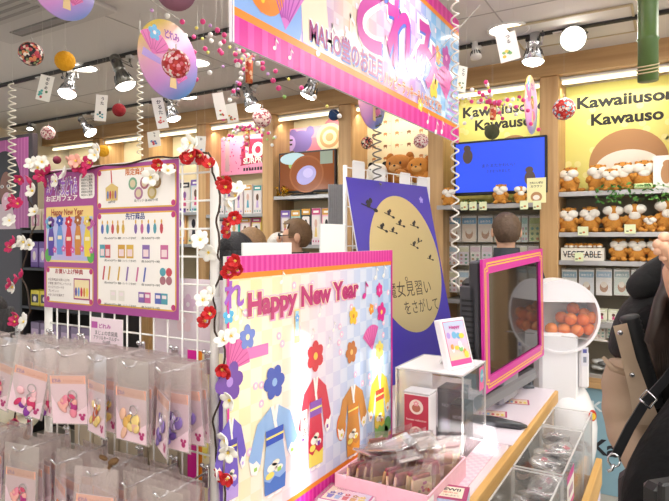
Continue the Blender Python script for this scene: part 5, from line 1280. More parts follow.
for bay, (pxa, pxb2, zz, py1, py0, n, cols, lab) in enumerate([
        (206, 262, 1.771, 214, 184, 6, ['e6e0dc', 'dcd6d8', 'cfe0e0', 'e8d8dc'], '%s white doll pack on the shelf under the pink toy sign'),
        (206, 262, 1.501, 246, 217, 5, ['55c0b4', 'e0d4dc', '4fb8b0', 'e8c0cc', 'ecd070'], '%s doll box on the lower shelf under the pink toy sign'),
        (280, 342, 1.501, 246, 209, 6, ['b8a8c8', '9fd0cc', '2f3a44', 'e6d6dc', 'f0b4c8', 'd8c8e0'], '%s doll box on the shelf under the orange television'),
        (158, 201, 1.801, 214, 180, 4, ['e6d8d0', 'd0c0d8', 'e8e0d8', 'c8d8e0'], '%s toy box on the shelf just right of the purple poster'),
        (158, 201, 1.501, 244, 205, 3, ['e9c88a', 'e8b070', 'ead8a8'], '%s orange patterned box seen through the grid right of the poster'),
        (104, 145, 1.781, 185, 158, 4, ['d8c8a0', 'e8d8c0', 'e0b0c0', 'f0e0b0'], '%s box standing behind the top of the purple poster'),
        (55, 98, 1.781, 190, 165, 4, ['e8d8a8', 'd8b0b8', 'c8d0e0', 'f0d070'], '%s box behind the white blossoms at the left end'),
        (405, 428, 1.501, 242, 212, 2, ['e8e4dc', 'd8d4d0'], '%s pale pack in the gap between moon board and television shelf'),
        (362, 405, 1.501, 246, 212, 3, ['e8e4dc', 'c8b8d0', 'd8d4d0'], '%s pack on the shelf hidden behind the moon board')]):
    wds = (pxb2 - pxa) / n
    for i in range(n):
        carton(pxa + i * wds + .6, pxa + (i + 1) * wds - .6, py0 + R.uniform(-1, 3), py1, YF + .02, cols[i % len(cols)], R.choice(['c84a7c', '7a5ab0', '3f9c98', 'd8a03c', '2c2c34']), lab % nth(i, n), 'toy box', 'boxes on the back shelves', .07, zsnap=zz)
def hang_pack(px0, px1, y0, y1, Y, c1, c2, lab, group, kind=0):
    a, b = atY(px0, y1, Y), atY(px1, y0, Y); wd, ht = b.x - a.x, b.z - a.z
    t = thing('hanging_pack', lab, 'hanging pack', ((a.x + b.x) / 2, Y, a.z), R.uniform(-.06, .06), group)
    m = MB(); m.box((0, 0, ht / 2), (wd, .003, ht), mat('ece9e2', .4), .001); m.T = FY((-wd / 2, -.0022, 0)); m.rect(.003, ht * .7, wd - .003, ht * .93, mat(c1, .4), 0); m.rect(.003, .004, wd - .003, ht * .69, mat(c2, .4), 0)
    fu = mat('b5835a', .5)
    if kind == 0:
        m.ell(wd * .5, ht * .32, wd * .26, ht * .2, fu, .0006, 16); m.ell(wd * .5, ht * .42, wd * .2, ht * .12, mat('ece2d0', .5), .0009, 14); m.text('かわうそ', wd / 2, ht * .76, ht * .1, rw_, .0006, wd * .7, 'c', .03)
    else:
        for q in range(6): m.ell(wd * (.28 + .44 * (q % 2)), ht * (.12 + .2 * (q // 2)), wd * .13, ht * .06, mat(R.choice(['b5835a', '7fb8a8', 'd8a0b0', '6a9a70']), .5), .0006, 10)
    m.build('printed_card', t)
    m = MB(); m.box((0, -.002, ht / 2 + .004), (wd + .004, .010, ht + .012), FILM, .002); m.build('clear_bag', t)
    m = MB(); m.tube([(0, .0, ht + .006), (0, YF + .26 - Y, ht + .006)], .0025, CHROME, 5); m.build('peg', t)
    return t
G1 = 'hanging packs on the shelf backs'
for i, (a, b, c1, c2) in enumerate([(447, 461, '6aaed0', 'e6dcd0'), (462, 476.5, '5aa8d4', 'ecdcc8'), (478, 493, '5aa8d4', 'eadccc'), (494.5, 500, 'd8d070', 'e8e4b0'), (501, 513, 'e0d878', 'ecebc0'), (514, 520.5, '9ac8b8', 'd8e4d0'), (521.5, 528, '9cccc0', 'cfe4dc'), (529, 541, 'b8cc80', 'd4e0a0'), (543, 552, 'e0c8d0', 'ecd8e0')]):
    hang_pack(a, b, 216, 242, YF + .1, c1, c2, '%s card pack in the row under the blue television' % nth(i, 9), G1, 0 if i < 3 else 1)
for i in range(9): hang_pack(447 + i * 11.6, 447 + i * 11.6 + 10.4, 246, 265, YF + .1, R.choice(['e8d0d8', 'b8d4e4', 'e0e0c0']), R.choice(['f0ece4', 'e8e0e8']), '%s small pack in the second row below the blue television' % nth(i, 9), G1, 1)
for i in range(9): hang_pack(447 + i * 11.6, 447 + i * 11.6 + 10.4, 271, 292, YF + .1, R.choice(['e8d0d8', 'b8d4e4', 'e0e0c0']), R.choice(['f0ece4', 'e8e0e8']), '%s small pack in the third row below the blue television' % nth(i, 9), G1, 1)
for i, (a, b) in enumerate([(562, 577), (579, 594), (596, 612), (614, 629.5), (631, 640), (641, 652), (654, 668)]):
    hang_pack(a, b, 270, 295, YF + .05, ('8fb8cc', '8fb8cc', 'a8c8dc', '9cb8b8', 'd0d8d0', 'c8d8e0', '9cc0d0')[i], ('e4e6e2', 'dfe4e6', 'f0eeea', 'd0dcd0', 'e6e0cc', 'e0e4dc', 'e6e6e0')[i], '%s blue topped pack hanging under the vegetable crate shelf' % nth(i, 7), G1, 0)
for i in range(8):
    carton(562 + i * 11.5, 562 + i * 11.5 + 10.6, 303, 315, YF + .06, 'e4e2c8', 'cfd8b0', '%s small cream carton on the low shelf behind the capsule machine' % nth(i, 8), 'carton', 'cream cartons on the low shelf', .06, 'ecead6', zsnap=1.021, name='small_carton')
for i in range(7):
    hang_pack(596 + i * 10.5, 596 + i * 10.5 + 9.4, 322, 338, YF + .04, 'c8d0c0', 'e0e0d0', '%s pale pack hanging below the cream cartons' % nth(i, 7), G1, 1)
for i in range(10):
    x = atY(598 + 8 * (i % 5), 360, YF).x; z = .702 + .03 * (i // 5)
    m = MB(); m.sph((0, 0, .012), (.042, .06, .014), mat(R.choice(['c4c4c2', 'a8a8a4', 'd8d8d4', '6a6a68']), .5, var=.2), 10, 6, None, lambda v: v * (1 + .15 * math.sin(v.x * 150)))
    solo(m, 'folded_cloth', 'folded grey cloth pack in the heap on the lowest wooden ledge', 'folded cloth', (x, YF + .03 + .02 * (i % 3), z + .02), (0, 0, R.uniform(-.5, .5)), 'folded cloths on the lowest ledge')
t = thing('base_cabinet', 'pale blue base panel with wooden ledge at the foot of the plush bay', 'cabinet', (atY(640, 400, YF - .1).x, YF - .08, 0))
m = MB(); m.box((0, 0, .32), (.70, .12, .64), mat('8fb4c4', .5), .003); m.T = FY((-.35, -.0608, 0)); m.text('Kawaiiusono', .09, .50, .085, mat('dfe9ec', .5), 0, .5, bold=.02); m.text('Kawauso', .09, .24, .13, INK, 0, .5, bold=.03); m.build('panel', t)
m = MB(); m.box((0, -.005, .66), (.74, .18, .035), WOODX, .003); m.build('ledge', t)

# far left: portrait poster on a dark framed panel, and a black rack
Y_ = 2.95; a, b = atY(-75, 232, Y_), atY(32, 136, Y_); b.z = atY(10, 136, Y_).z; w_, h_ = b.x - a.x, b.z - 1.62
m = MB(); m.box((w_ / 2, .03, (h_ + 1.62) / 2 - 1.62), (w_, .05, h_ + 1.62), mat('3c3236', .5), .004); m.T = FY((0, .0042, 0)); m.rect(.02, .02, w_ - .06, h_ - .03, mat('b8559a', .4), 0)
for k in range(8): m.rect(w_ - .07 - k * .05, .02, w_ - .062 - k * .05, h_ - .03, mat('cf7ab4', .4), .0004)
fx = atY(8, 190, Y_).x - a.x; fz = atY(8, 190, Y_).z - 1.62
m.ell(fx - .07, fz + .06, .26, .30, mat('221b1e', .5), .0008, 30); m.p2([(fx - .3, .02), (fx + .12, .02), (fx + .06, fz - .14), (fx - .18, fz - .12)], mat('d8c0c8', .5), .0010)
m.ell(fx - .04, fz - .0, .10, .17, mat('8a5a48', .5), .0012, 28); m.ell(fx + .00, fz + .035, .028, .016, rw_, .0018, 12); m.ell(fx + .0, fz + .035, .012, .014, INK, .0022, 10); m.line2(fx - .03, fz + .065, fx + .03, fz + .07, .009, INK, .002); m.ell(fx - .10, fz + .035, .026, .016, rw_, .0018, 12); m.ell(fx - .10, fz + .035, .012, .014, INK, .0022, 10); m.ell(fx - .02, fz - .105, .085, .085, mat('e9b4c4', .3), .0026, 26); m.ell(fx - .045, fz - .075, .02, .016, mat('f6dfe6', .3), .003, 12)
solo(m, 'portrait_poster', 'dark framed poster of a woman blowing a pink bubble on magenta', 'poster', (a.x, a.y, 1.62))
t = thing('display_rack', 'black display rack with purple boxes seen through the left of the grid', 'rack', (atY(78, 300, 2.75).x, 2.75, 0))
m = MB()
for z in (.35, .70, 1.03, 1.33, 1.62): m.box((0, 0, z - .012), (1.0, .30, .024), mat('242326', .5), .003)
m.build('shelves', t)
for sx in (-.5, .5):
    m = MB(); m.box((sx, 0, .82), (.03, .30, 1.64), mat('242326', .5), .003); m.build('side_panel', t)
m = MB(); m.box((0, .14, .82), (1.0, .01, 1.62), mat('38342f', .6)); m.build('back_panel', t)
bx = t.location.x
for zz, n, c, cc, lab, h in ((1.33, 8, '6a4a98', 'a88ad0', '%s purple box on the black rack behind the grid', .2), (1.03, 7, 'e0d040', '2c2a2c', '%s yellow and black pack on the black rack behind the grid', .12), (1.62, 6, 'd8c8b0', 'c88a9c', '%s pale box on top of the black rack', .16), (.70, 7, '8a7a9a', 'c0a8c8', '%s lilac box on the lower level of the black rack', .2)):
    for i in range(n):
        x = bx - .44 + .88 * (i + .5) / n; wd = .80 / n
        t = thing('toy_box', lab % nth(i, n), 'toy box', (x, 2.68, zz), R.uniform(-.05, .05), 'boxes on the black rack')
        m = MB(); m.box((0, 0, h / 2), (wd, .08, h), mat(c, .45), .002); m.build('carton', t); m = MB(); m.T = FY((-wd / 2, -.0408, 0)); m.rrect(wd * .1, h * .2, wd * .9, h * .75, .008, mat(cc, .4), 0); m.ell(wd * .5, h * .45, wd * .2, h * .18, mat('e8dcd8', .4), .0005); m.build('label_panel', t)

# gold tinsel on the television shelf
p = atY(273, 191, YF - .05); m = MB()
for k in range(26): a0 = R.uniform(0, 6); c = Vector((R.uniform(-.06, .05), R.uniform(-.02, .02), .02 + R.uniform(0, .05))); m.tube([c, c + Vector((.02 * math.cos(a0), .01, .02 * math.sin(a0))), c + Vector((.03 * math.cos(a0 + 1), 0, .03 * math.sin(a0 + 1)))], .004, mat('d8b02c', .15, 1), 4)
solo(m, 'gold_tinsel', 'gold tinsel bunch beside the orange television', 'tinsel', (p.x + .1, p.y, 1.911))

# ------------------------------------------------------------------ hanging decorations
def string_to_ceiling(t, x, y, z, loc): m = MB(); m.tube([(x, y, z), (x, y, CEIL - loc.z)], .00035, STRING, 4); m.build('string', t)
FL1 = voro('temari_black', ['241c22', 'c8444c', 'e8b8a0', '241c22', 'e08a5c', '8a9a6a', 'f0e0d0', 'b83a4c'], 80)
FL2 = voro('temari_red', ['b01e1e', 'f0d0d0', 'e89aa8', 'b01e1e', 'f6ece4', 'd8606c', 'c8342c'], 85)
FL3 = voro('temari_pink', ['ecd0c8', 'b04a5c', 'f3e6dc', 'c86a78', '8a4a4c'], 95)
FL4 = voro('temari_red_blue', ['b8201c', 'f0e6d8', '6ab0c0', 'd84a3c', 'e8c8b8'], 85)
YARN = mat('e8a81c', .9, bump=1.0, scale=70)
balls = [(31, 54, 11.7, .047, FL1, 'black floral fabric ball hanging at the far left under the air conditioner'), (65, 61, 9.8, .042, YARN, 'yellow yarn ball hanging above a lit spotlight'),
         (176, 64, 14, .047, FL2, 'red floral fabric ball hanging in front of the pastel disc'), (119, 110, 6.6, .04, mat('8e1a22', .9, bump=.8, scale=70), 'plain dark red ball hanging between two paper cards'),
         (48, 133, 6.8, .045, FL3, 'small pink floral ball hanging left of the small spotlight'), (57, 160, 4, .035, mat('6e2238', .9), 'tiny maroon ball hanging over the white blossoms'),
         (262, 118, 9.5, .052, FL3, 'pale pink floral ball hanging in front of the timber column'), (266, 160, 4.6, .04, mat('6e6a4c', .9), 'small olive ball hanging left of the orange television'),
         (334, 115, 5.7, .045, mat('2f4a78', .9, bump=.6, scale=70), 'navy blue ball hanging above the orange television'), (367, 143, 6.2, .047, FL1, 'dark floral ball hanging beside the grey coil'),
         (421, 141, 7.4, .05, FL3, 'purple pink floral ball under the right end of the banner'), (564, 109, 11, .055, FL4, 'red floral ball with pale blue blossoms between the two yellow posters'),
         (492, 132, 7.4, .04, mat('4c5238', .9, bump=.8, scale=70), 'dark green yarn ball hanging over the blue television'), (176, -10, 20, .05, mat('8a5a6c', .9), 'mauve ball cut off by the top edge'),
         (103, 151, 6, .028, YARN, 'small yellow pom ball beside the white blossoms'), (336, 92, 5, .05, mat('caa0a0', .9), 'pale ball hidden behind the banner')]
for px, py, rp, r, mt_, lab in balls[:-1]:
    d = r * 570 / rp; p = atD(px, py, d); t = thing('hanging_ball', lab, 'decorative ball', p, R.uniform(0, 3), 'hanging thread balls')
    m = MB(); m.sph((0, 0, 0), r, mt_, 24, 16, Euler((.4, .3, 0)), (lambda v: v * (1 + .025 * math.sin(40 * v.x / r * .5) * math.sin(30 * v.z / r * .5))) if mt_ in (YARN,) else None); m.build('ball', t)
    m = MB(); m.tube([(0, 0, r * .98), (.004, 0, r + .012), (0, 0, r + .02)], .002, STRING, 5); m.build('loop', t)
    if p.z + r < CEIL: string_to_ceiling(t, 0, 0, r + .015, p)
# paper cards on strings
def karuta(px, py, d, w_, h_, tilt, yaw, txt, cols, lab, group='hanging paper cards'):
    p = atD(px, py, d); t = thing('hanging_card', lab, 'paper card', p, 0, group); rot = Euler((0, tilt, yaw))
    Tm = rot.to_matrix().to_4x4(); m = MB(); m.T = Tm; m.box((0, 0, 0), (w_, .0015, h_), mat('f4f2ea', .55)); m.T = Tm @ FY((-w_ / 2, -.0012, -h_ / 2))
    for k, ch in enumerate(txt): m.text(ch, w_ * .58, h_ * (.80 - .17 * k), h_ * .15, INK, 0, None, 'c', .02)
    rr = random.Random(int(px))
    for k in range(6): m.ell(w_ * rr.uniform(.2, .7), h_ * rr.uniform(.12, .4), w_ * .1, w_ * .08, mat(rr.choice(cols), .5), .0004 + k * .0001, 10)
    m.build('card', t)
    m = MB(); top = CEIL - p.z
    for sg in (-1, 1): c = Tm @ Vector((sg * w_ * .42, 0, h_ * .48)); m.tube([c, (c.x * .3 + sg * .01, 0, top)], .00035, STRING, 4)
    m.build('string', t)
    return t
karuta(45, 88, 2.35, .065, .105, .25, .35, '初ゆめ', ['58b0a8', 'c84a4c', '5a8a5a'], 'white paper card with brush writing hanging left of the yellow ball lamp')
karuta(101, 108, 2.5, .05, .115, .08, .6, 'うた', ['58b0b8', '3a4a44', '5aa0a0'], 'white paper card hanging between the two left spotlights')
karuta(160, 113, 2.3, .045, .125, -.2, .8, 'かるた', ['c84a4c', 'd86a5c'], 'narrow white card hanging below the pastel disc')
karuta(154, 139, 2.9, .07, .08, -.12, .3, 'もち', ['c8404c', '6a8ab8'], 'small white card hanging low above the garland middle')
karuta(200, 146, 2.9, .06, .10, .08, .3, 'お', ['e8a890', 'c8604c', '6a9ac8'], 'paper card behind the red blossoms at the stand corner')
karuta(220, 106, 2.6, .05, .12, -.2, .9, '', ['c8403c', 'd8b03c', '5a8a5a'], 'left one of the two picture cards under the bead strings')
karuta(232, 113, 2.65, .055, .09, -.15, .3, '', ['b83a3c', 'd8903c', '5a7a4a'], 'right one of the two picture cards under the bead strings')
karuta(508, 47, 2.5, .085, .125, -.2, .2, 'つる', ['e0c040', 'e8d060', '6aa868', '88b878'], 'white card with yellow flowers hanging under the large downlight')
karuta(462, 79, 2.2, .04, .10, .1, .9, 'とり', ['5a8a5a', 'd8b03c'], 'narrow white card beside the right end of the banner')
karuta(441, -12, 2.4, .09, .09, .25, .3, '', ['d8b03c'], 'white card corner cut by the top edge beside the hatch')
# round discs
dbg = ramp_mat('disc_bg', [(.12, '6fa8ee'), (.38, 'd89ae0'), (.62, 'f3b4d0'), (.88, 'f6dc68')], (0, -.6, .8), .5, 2.6, 0, .3)
def disc(px, py, d, r, lab, flip=1, seed=1):
    p = atD(px, py, d); t = thing('hanging_disc', lab, 'hanging disc', p, 0, 'round pastel hanging discs'); rr = random.Random(seed)
    m = MB(); m.lathe([(0, -.003), (r, -.003), (r, .003), (0, .003)], dbg, 40, (0, 0, 0), Euler((0, PI / 2, 0))); m.T = FX((.0036, 0, 0)); m.fan2(-r * .55, r * .0, r * .6, .3, 2.3, mat('e06ab4', .35), mat('b8488c', .35), .0002)
    m.flower2(-r * .5, r * .55, r * .2, mat('58b0e0', .35), rw_, .0004); m.flower2(r * .12, r * .1, r * .24, mat('b0703c', .35), mat('f0d8a0', .35), .0004, 6); m.text('どれみ', r * .1, r * .55, r * .24, mat('9a4ab0', .35), .0006, r * .5, 'c', .03, -.2); m.fan2(r * .3, -r * .55, r * .4, .6, 2.2, mat('e878b8', .35), mat('b8488c', .35), .0003)
    m.p2([(r * .0, -r * .7), (r * .24, -r * .7), (r * .2, -r * .2), (r * .04, -r * .2)], mat('e6c890', .35), .0005); m.p2([(-r * .9, -r * .1), (-r * .3, -r * .2), (-r * .3, -r * .05), (-r * .85, r * .1)], mat('b49ae0', .35), .0003)
    m.build('disc', t)
    if p.z + r < CEIL: m = MB(); m.tube([(0, 0, r), (0, 0, CEIL - p.z)], .00035, STRING, 4); m.build('string', t)
disc(169, 60, 2.2, .15, 'round pastel printed disc hanging behind the red floral ball')
disc(62, -18, 2.0, .13, 'pastel disc cut off by the top edge over the air conditioner', 1, 2)
disc(372, 100, 2.95, .15, 'pastel disc half hidden behind the lower edge of the banner', 1, 3)
disc(531, 105, 3.05, .155, 'pastel disc seen nearly edge-on left of the right yellow poster', 1, 4)
# bead sprays
tubem = voro('tube_print', ['c8582c', 'e8a05c', 'b83a2c', 'd8783c', 'f0c8a0'], 60)
BM = {}
def bead_mesh(c, r):
    if (c, r) not in BM:
        m = MB(); m.sph((0, 0, 0), r, mat(c, .5), 10, 7); o = m.build('bead'); BM[c, r] = o.data; bpy.data.objects.remove(o)
    return BM[c, r]
def spray(px, py, d, R0, nstr, nb, lab, tube_h, seed, droop=.3, up=True):
    p = atD(px, py, d); t = thing('bead_spray', lab, 'hanging decoration', p, 0, 'rice ball bead sprays'); rr = random.Random(seed)
    m = MB(); m.lathe([(0, -tube_h), (.016, -tube_h), (.017, -tube_h * .5), (.016, 0), (0, 0)], tubem, 12); m.build('paper_tube', t)
    for s_ in range(nstr):
        a = 2 * PI * s_ / nstr + rr.uniform(-.2, .2); el = rr.uniform(-.5, .55); L_ = R0 * rr.uniform(.7, 1.1); pts = []
        for k in range(nb + 2):
            f = k / (nb + 1); pts.append(Vector((L_ * f * math.cos(a) * math.cos(el), L_ * f * math.sin(a) * math.cos(el), L_ * f * math.sin(el) - droop * L_ * f * f)))
        m = MB(); m.tube(pts, .00035, STRING, 4); m.build('string', t)
        for k in range(1, nb + 2):
            big = (k + s_) % 3 != 2; c = rr.choice(['e8488c', 'f0f0ea', 'e8488c', 'f4f2ec'] if big else ['e8e06a', 'a8d878', 'd0a0d8', 'f0e878'])
            o = bpy.data.objects.new('bead', bead_mesh(c, .0105 if big else .007)); COL.objects.link(o); o.parent = t; o.location = pts[k]
    m = MB(); m.tube([(0, 0, 0), (0, 0, CEIL - p.z)], .00035, STRING, 4); m.build('hanging_string', t)
spray(249, 56, 2.45, .44, 18, 6, 'pink and white bead spray with orange tube left of the banner', .115, 3, .12)
spray(247, 130, 3.5, .20, 12, 4, 'small pink and white bead spray in front of the pink toy sign', .10, 5, .6)
spray(493, 104, 2.9, .23, 13, 5, 'pink and white bead spray hanging in front of the left yellow poster', .08, 9, .2)
# white coil ribbons
def coil(px, y0, y1, d, rpx, turns, lab, m_, wd=.004):
    a, b = atD(px, y0, d), atD(px, y1, d); r = rpx * d / 570; t = thing('coil_ribbon', lab, 'coil', b, 0, 'hanging coil ribbons'); H_ = min(a.z, CEIL - .01) - b.z
    m = MB(); n = turns * 12; m.tube([(r * math.cos(2 * PI * k / 12), r * math.sin(2 * PI * k / 12), H_ * k / n) for k in range(n + 1)], wd, m_, 6); m.build('coil', t)
    if b.z + H_ < CEIL - .02: m = MB(); m.tube([(r, 0, H_), (0, 0, H_ + .02), (0, 0, CEIL - b.z)], .001, STRING, 4); m.build('string', t)
cw_ = mat('e9e4d4', .5)
coil(12, 84, 200, 3.0, 3.2, 17, 'white coil ribbon hanging at the far left', cw_)
coil(140, 62, 156, 3.0, 2.7, 15, 'thin white coil ribbon hanging below the pastel disc', cw_, .003)
coil(377, 108, 185, 3.0, 4.2, 9, 'grey coil hanging behind the moon board top', mat('6a6862', .4), .004)
coil(455, -10, 288, 2.15, 3.6, 24, 'long white coil cord hanging at the right end of the banner', mat('dcd8ce', .4), .0034)
# bamboo
a, b = atD(648, 81, 2.2), atD(648, -20, 2.2); t = thing('bamboo_pole', 'green bamboo piece bound with twine hanging at the top right', 'bamboo', b * 0 + a); H_ = CEIL - a.z - .02
gm = mat('4f6a34', .4, var=.25, scale=12); m = MB(); prof = [(0, 0), (.036, 0)]
for k in range(1, 4): z = H_ * k / 3.5; prof += [(.036, z - .008), (.041, z), (.036, z + .008)]
prof += [(.036, H_), (0, H_)]; m.lathe(prof, gm, 20); m.build('culm', t)
for zz in (.025, H_ * .75):
    m = MB(); m.tube([(.039 * math.cos(k * .6), .039 * math.sin(k * .6), zz + .0012 * k + .012 * math.sin(k * .6)) for k in range(34)], .0028, mat('c8b890', .8), 5); m.build('twine', t)
m = MB(); m.tube([(0, 0, H_), (0, 0, CEIL - a.z)], .002, STRING, 5); m.build('string', t)
# long strings across the ceiling
for i, (q0, q1, lab) in enumerate([(atD(180, 20, 2.2), atD(120, -20, 1.9), 'thin white cord running from the pastel disc up to the top edge'), (atD(480, 5, 2.5), atD(430, 60, 2.5), 'thin white cord slanting behind the yellow flower card')]):
    q0.z = min(q0.z, CEIL - .01); q1.z = min(q1.z, CEIL - .01); m = MB(); m.tube([(0, 0, 0), q1 - q0], .0015, STRING, 5); solo(m, 'cord', lab, 'cord', q0)

# ------------------------------------------------------------------ people
def skin_mesh(name, vs, es, rad, m_, parent, sub=2, root=0):
    me = bpy.data.meshes.new(name); me.from_pydata([tuple(v) for v in vs], es, []); o = bpy.data.objects.new(name, me); COL.objects.link(o)
    sk = o.modifiers.new('skin', 'SKIN'); sk.use_smooth_shade = True
    for i, d in enumerate(me.skin_vertices[0].data):
        r = rad[i]; d.radius = (r, r) if not hasattr(r, '__len__') else r; d.use_root = i == root
    sb = o.modifiers.new('sub', 'SUBSURF'); sb.levels = sub; sb.render_levels = sub
    dg = bpy.context.evaluated_depsgraph_get(); m2 = bpy.data.meshes.new_from_object(o.evaluated_get(dg)); bpy.data.objects.remove(o)
    m2.materials.clear(); m2.materials.append(m_)
    for p_ in m2.polygons: p_.use_smooth = True; p_.material_index = 0
    o2 = bpy.data.objects.new(name, m2); COL.objects.link(o2); o2.parent = parent
    return o2
SKIN = mat('d9a98c', .55)
def person(lab, loc, rz, hgt, hairc, topc, trouc, glasses=False, longh=False, skin=SKIN, hairstyle='short', turn=0):
    t = thing('person', lab, 'person', loc, rz); k = hgt / 1.72
    J = dict(pel=(0, 0, .93), bel=(0, .01, 1.06), che=(0, .015, 1.26), nkb=(0, .02, 1.43), nk=(0, .012, 1.50), jaw=(0, -.012, 1.57), hd=(0, .0, 1.645), top=(0, .01, 1.695))
    for s_, sg in (('l', -1), ('r', 1)):
        J.update({'sh' + s_: (sg * .17, .02, 1.395), 'el' + s_: (sg * .235, .03, 1.11), 'wr' + s_: (sg * .22, -.06, .88), 'ha' + s_: (sg * .21, -.09, .79), 'hp' + s_: (sg * .09, 0, .88), 'kn' + s_: (sg * .10, -.015, .48), 'an' + s_: (sg * .105, .02, .09), 'to' + s_: (sg * .12, -.12, .035)})
    RD = dict(pel=(.14, .11), bel=(.13, .10), che=(.155, .11), nkb=.062, nk=.055, jaw=(.062, .068), hd=(.078, .092), top=(.06, .07), sh=.062, el=.045, wr=.03, ha=.036, hp=.085, kn=.056, an=.04, to=.036)
    E = [('pel', 'bel'), ('bel', 'che'), ('che', 'nkb'), ('nkb', 'nk'), ('nk', 'jaw'), ('jaw', 'hd'), ('hd', 'top')]
    for s_ in 'lr': E += [('che', 'sh' + s_), ('sh' + s_, 'el' + s_), ('el' + s_, 'wr' + s_), ('wr' + s_, 'ha' + s_), ('pel', 'hp' + s_), ('hp' + s_, 'kn' + s_), ('kn' + s_, 'an' + s_), ('an' + s_, 'to' + s_)]
    def sub(names, es, grow, nm, m_):
        ix = {n: i for i, n in enumerate(names)}; rr = []
        for n in names:
            r = RD[n] if n in RD else RD[n[:2]]; r = (r, r) if not hasattr(r, '__len__') else r; rr.append((r[0] * k + grow, r[1] * k + grow))
        return skin_mesh(nm, [Vector(J[n]) * k for n in names], [(ix[a], ix[b]) for a, b in es if a in ix and b in ix], rr, m_, t)
    sub(list(J), E, 0, 'body', skin)
    sub(['che', 'pel', 'bel', 'nkb', 'shl', 'ell', 'wrl', 'shr', 'elr', 'wrr'], E, .02, 'jacket', topc)
    sub(['pel', 'hpl', 'knl', 'anl', 'hpr', 'knr', 'anr'], E, .012, 'trousers', trouc)
    for s_ in 'lr':
        m = MB(); q = Vector(J['to' + s_]) * k; m.sph(q + Vector((0, .05, .012)), (.045, .125, .045), DGREY, 12, 8); m.build('shoe', t)
    # collar
    m = MB(); c = Vector(J['nkb']) * k; m.lathe([(.085, -.02), (.082, .03), (.078, .105), (.070, .105), (.066, .0)], topc, 18, c + Vector((0, 0, .0))); m.build('collar', t)
    hc = Vector(J['hd']) * k
    hm_ = mat(hairc, .6, var=.35, scale=90, bump=.5)
    def hf(p_):
        return p_ * (1 + .03 * math.sin(p_.x * 210) * math.cos(p_.y * 170 + p_.z * 90))
    m = MB(); N_, K_ = 24, 14; rx2, ry2, rz2 = .090 * k, .112 * k, .108 * k
    tmp = MB(); tmp.sph((0, 0, 0), (rx2, ry2, rz2), hm_, N_, K_, None, hf)
    keep = []
    for f in tmp.f:
        ce = sum((Vector(tmp.v[i]) for i in f), Vector()) / len(f)
        lim = (.062 if ce.y < -.05 * k else (-.015 if ce.y < .02 * k else -.085))
        if longh: lim = .062 if ce.y < -.05 * k else -.2
        if ce.z > lim * k: keep.append(f)
    m.add([Vector(v_) + hc + Vector((0, .012, .012)) * k for v_ in tmp.v], keep, hm_, True)
    if longh:
        for a in range(-8, 9):
            an = a / 8 * 1.9; x = .092 * k * math.sin(an); y = .10 * k * math.cos(an) * (1 if abs(an) < 1.6 else .6)
            m.tube([hc + Vector((x, y + .012, .02)), hc + Vector((x * 1.12, y * 1.12 + .012, -.10)), hc + Vector((x * 1.15, y * 1.15 + .02, -.28)), hc + Vector((x * 1.0, y * 1.1 + .02, -.36))], [.022, .026, .024, .008], hm_, 7)
    m.build('hair', t)
    m = MB()
    for sg in (-1, 1): mm2 = MB(); mm2.sph(hc + Vector((sg * .086, .012, -.012)) * k, (.012 * k, .022 * k, .032 * k), skin, 10, 7); mm2.build('ear', t)
    m.sph(hc + Vector((0, -.098, -.022)) * k, (.014 * k, .020 * k, .024 * k), skin, 10, 7)
    m.build('nose', t)
    for sg in (-1, 1):
        m = MB(); m.sph(hc + Vector((sg * .033, -.083, .004)) * k, (.014, .008, .009), rw_, 10, 7); m.sph(hc + Vector((sg * .033, -.0895, .004)) * k, (.006, .004, .006), INK, 8, 6); m.build('eye', t)
        m = MB(); m.tube([hc + Vector((sg * .018, -.089, .026)) * k, hc + Vector((sg * .036, -.088, .031)) * k, hc + Vector((sg * .052, -.078, .025)) * k], .004, hm_, 5); m.build('eyebrow', t)
    m = MB(); m.sph(hc + Vector((0, -.083, -.068)) * k, (.024 * k, .010, .007), mat('b0605a', .5), 10, 6); m.build('mouth', t)
    if glasses:
        m = MB()
        for sg in (-1, 1):
            c = hc + Vector((sg * .034, -.100, .0)) * k; m.tube([c + Vector((.026 * math.cos(a * PI / 6), 0, .018 * math.sin(a * PI / 6))) for a in range(13)], .0025, INK, 5)
            m.tube([c + Vector((sg * .026, 0, .004)), hc + Vector((sg * .09, .02, .008)) * k], .0025, INK, 5)
        m.tube([hc + Vector((-.01, -.1, .004)) * k, hc + Vector((.01, -.1, .004)) * k], .0025, INK, 5); m.build('glasses', t)
    return t
pd = ray(294) * 3.6
NAVY = mat('20242c', .75, var=.2, scale=30, bump=.3)
person('man with brown hair and glasses behind the magenta board, facing left', (pd.x, pd.y, 0), math.radians(-50), 1.64, '6b5034', NAVY, DGREY, True)
pd = ray(506) * 3.55
person('man in dark high-collared coat seen from behind beside the monitor', (pd.x, pd.y, 0), math.radians(180 + 25), 1.674, '5a4636', mat('2a3138', .7, var=.15, scale=30, bump=.2), DGREY)
pd = ray(237) * 2.65
person('person with bowed black hair behind the left end of the magenta board', (pd.x, pd.y, 0), math.radians(190), 1.545, '17151a', mat('1c1b20', .8), DGREY, False, True)
pd = ray(252) * 3.08
person('person with light brown hair behind the black-haired person', (pd.x, pd.y, 0), math.radians(200), 1.575, '8a6a48', mat('5a5048', .8), DGREY, False, True)
pd = ray(280) * 4.25
person('person with grey white hair left of the man with glasses', (pd.x, pd.y, 0), math.radians(170), 1.56, 'bdb8b2', mat('8a8680', .8), DGREY)
pd = ray(-9) * 2.6
person('child in cream coat with dark hair at the left picture edge', (pd.x, pd.y, 0), math.radians(-110), 1.27, '1e1a1c', mat('e6e0cc', .8, bump=.3, scale=20), mat('d8d2c0', .8), False, True)

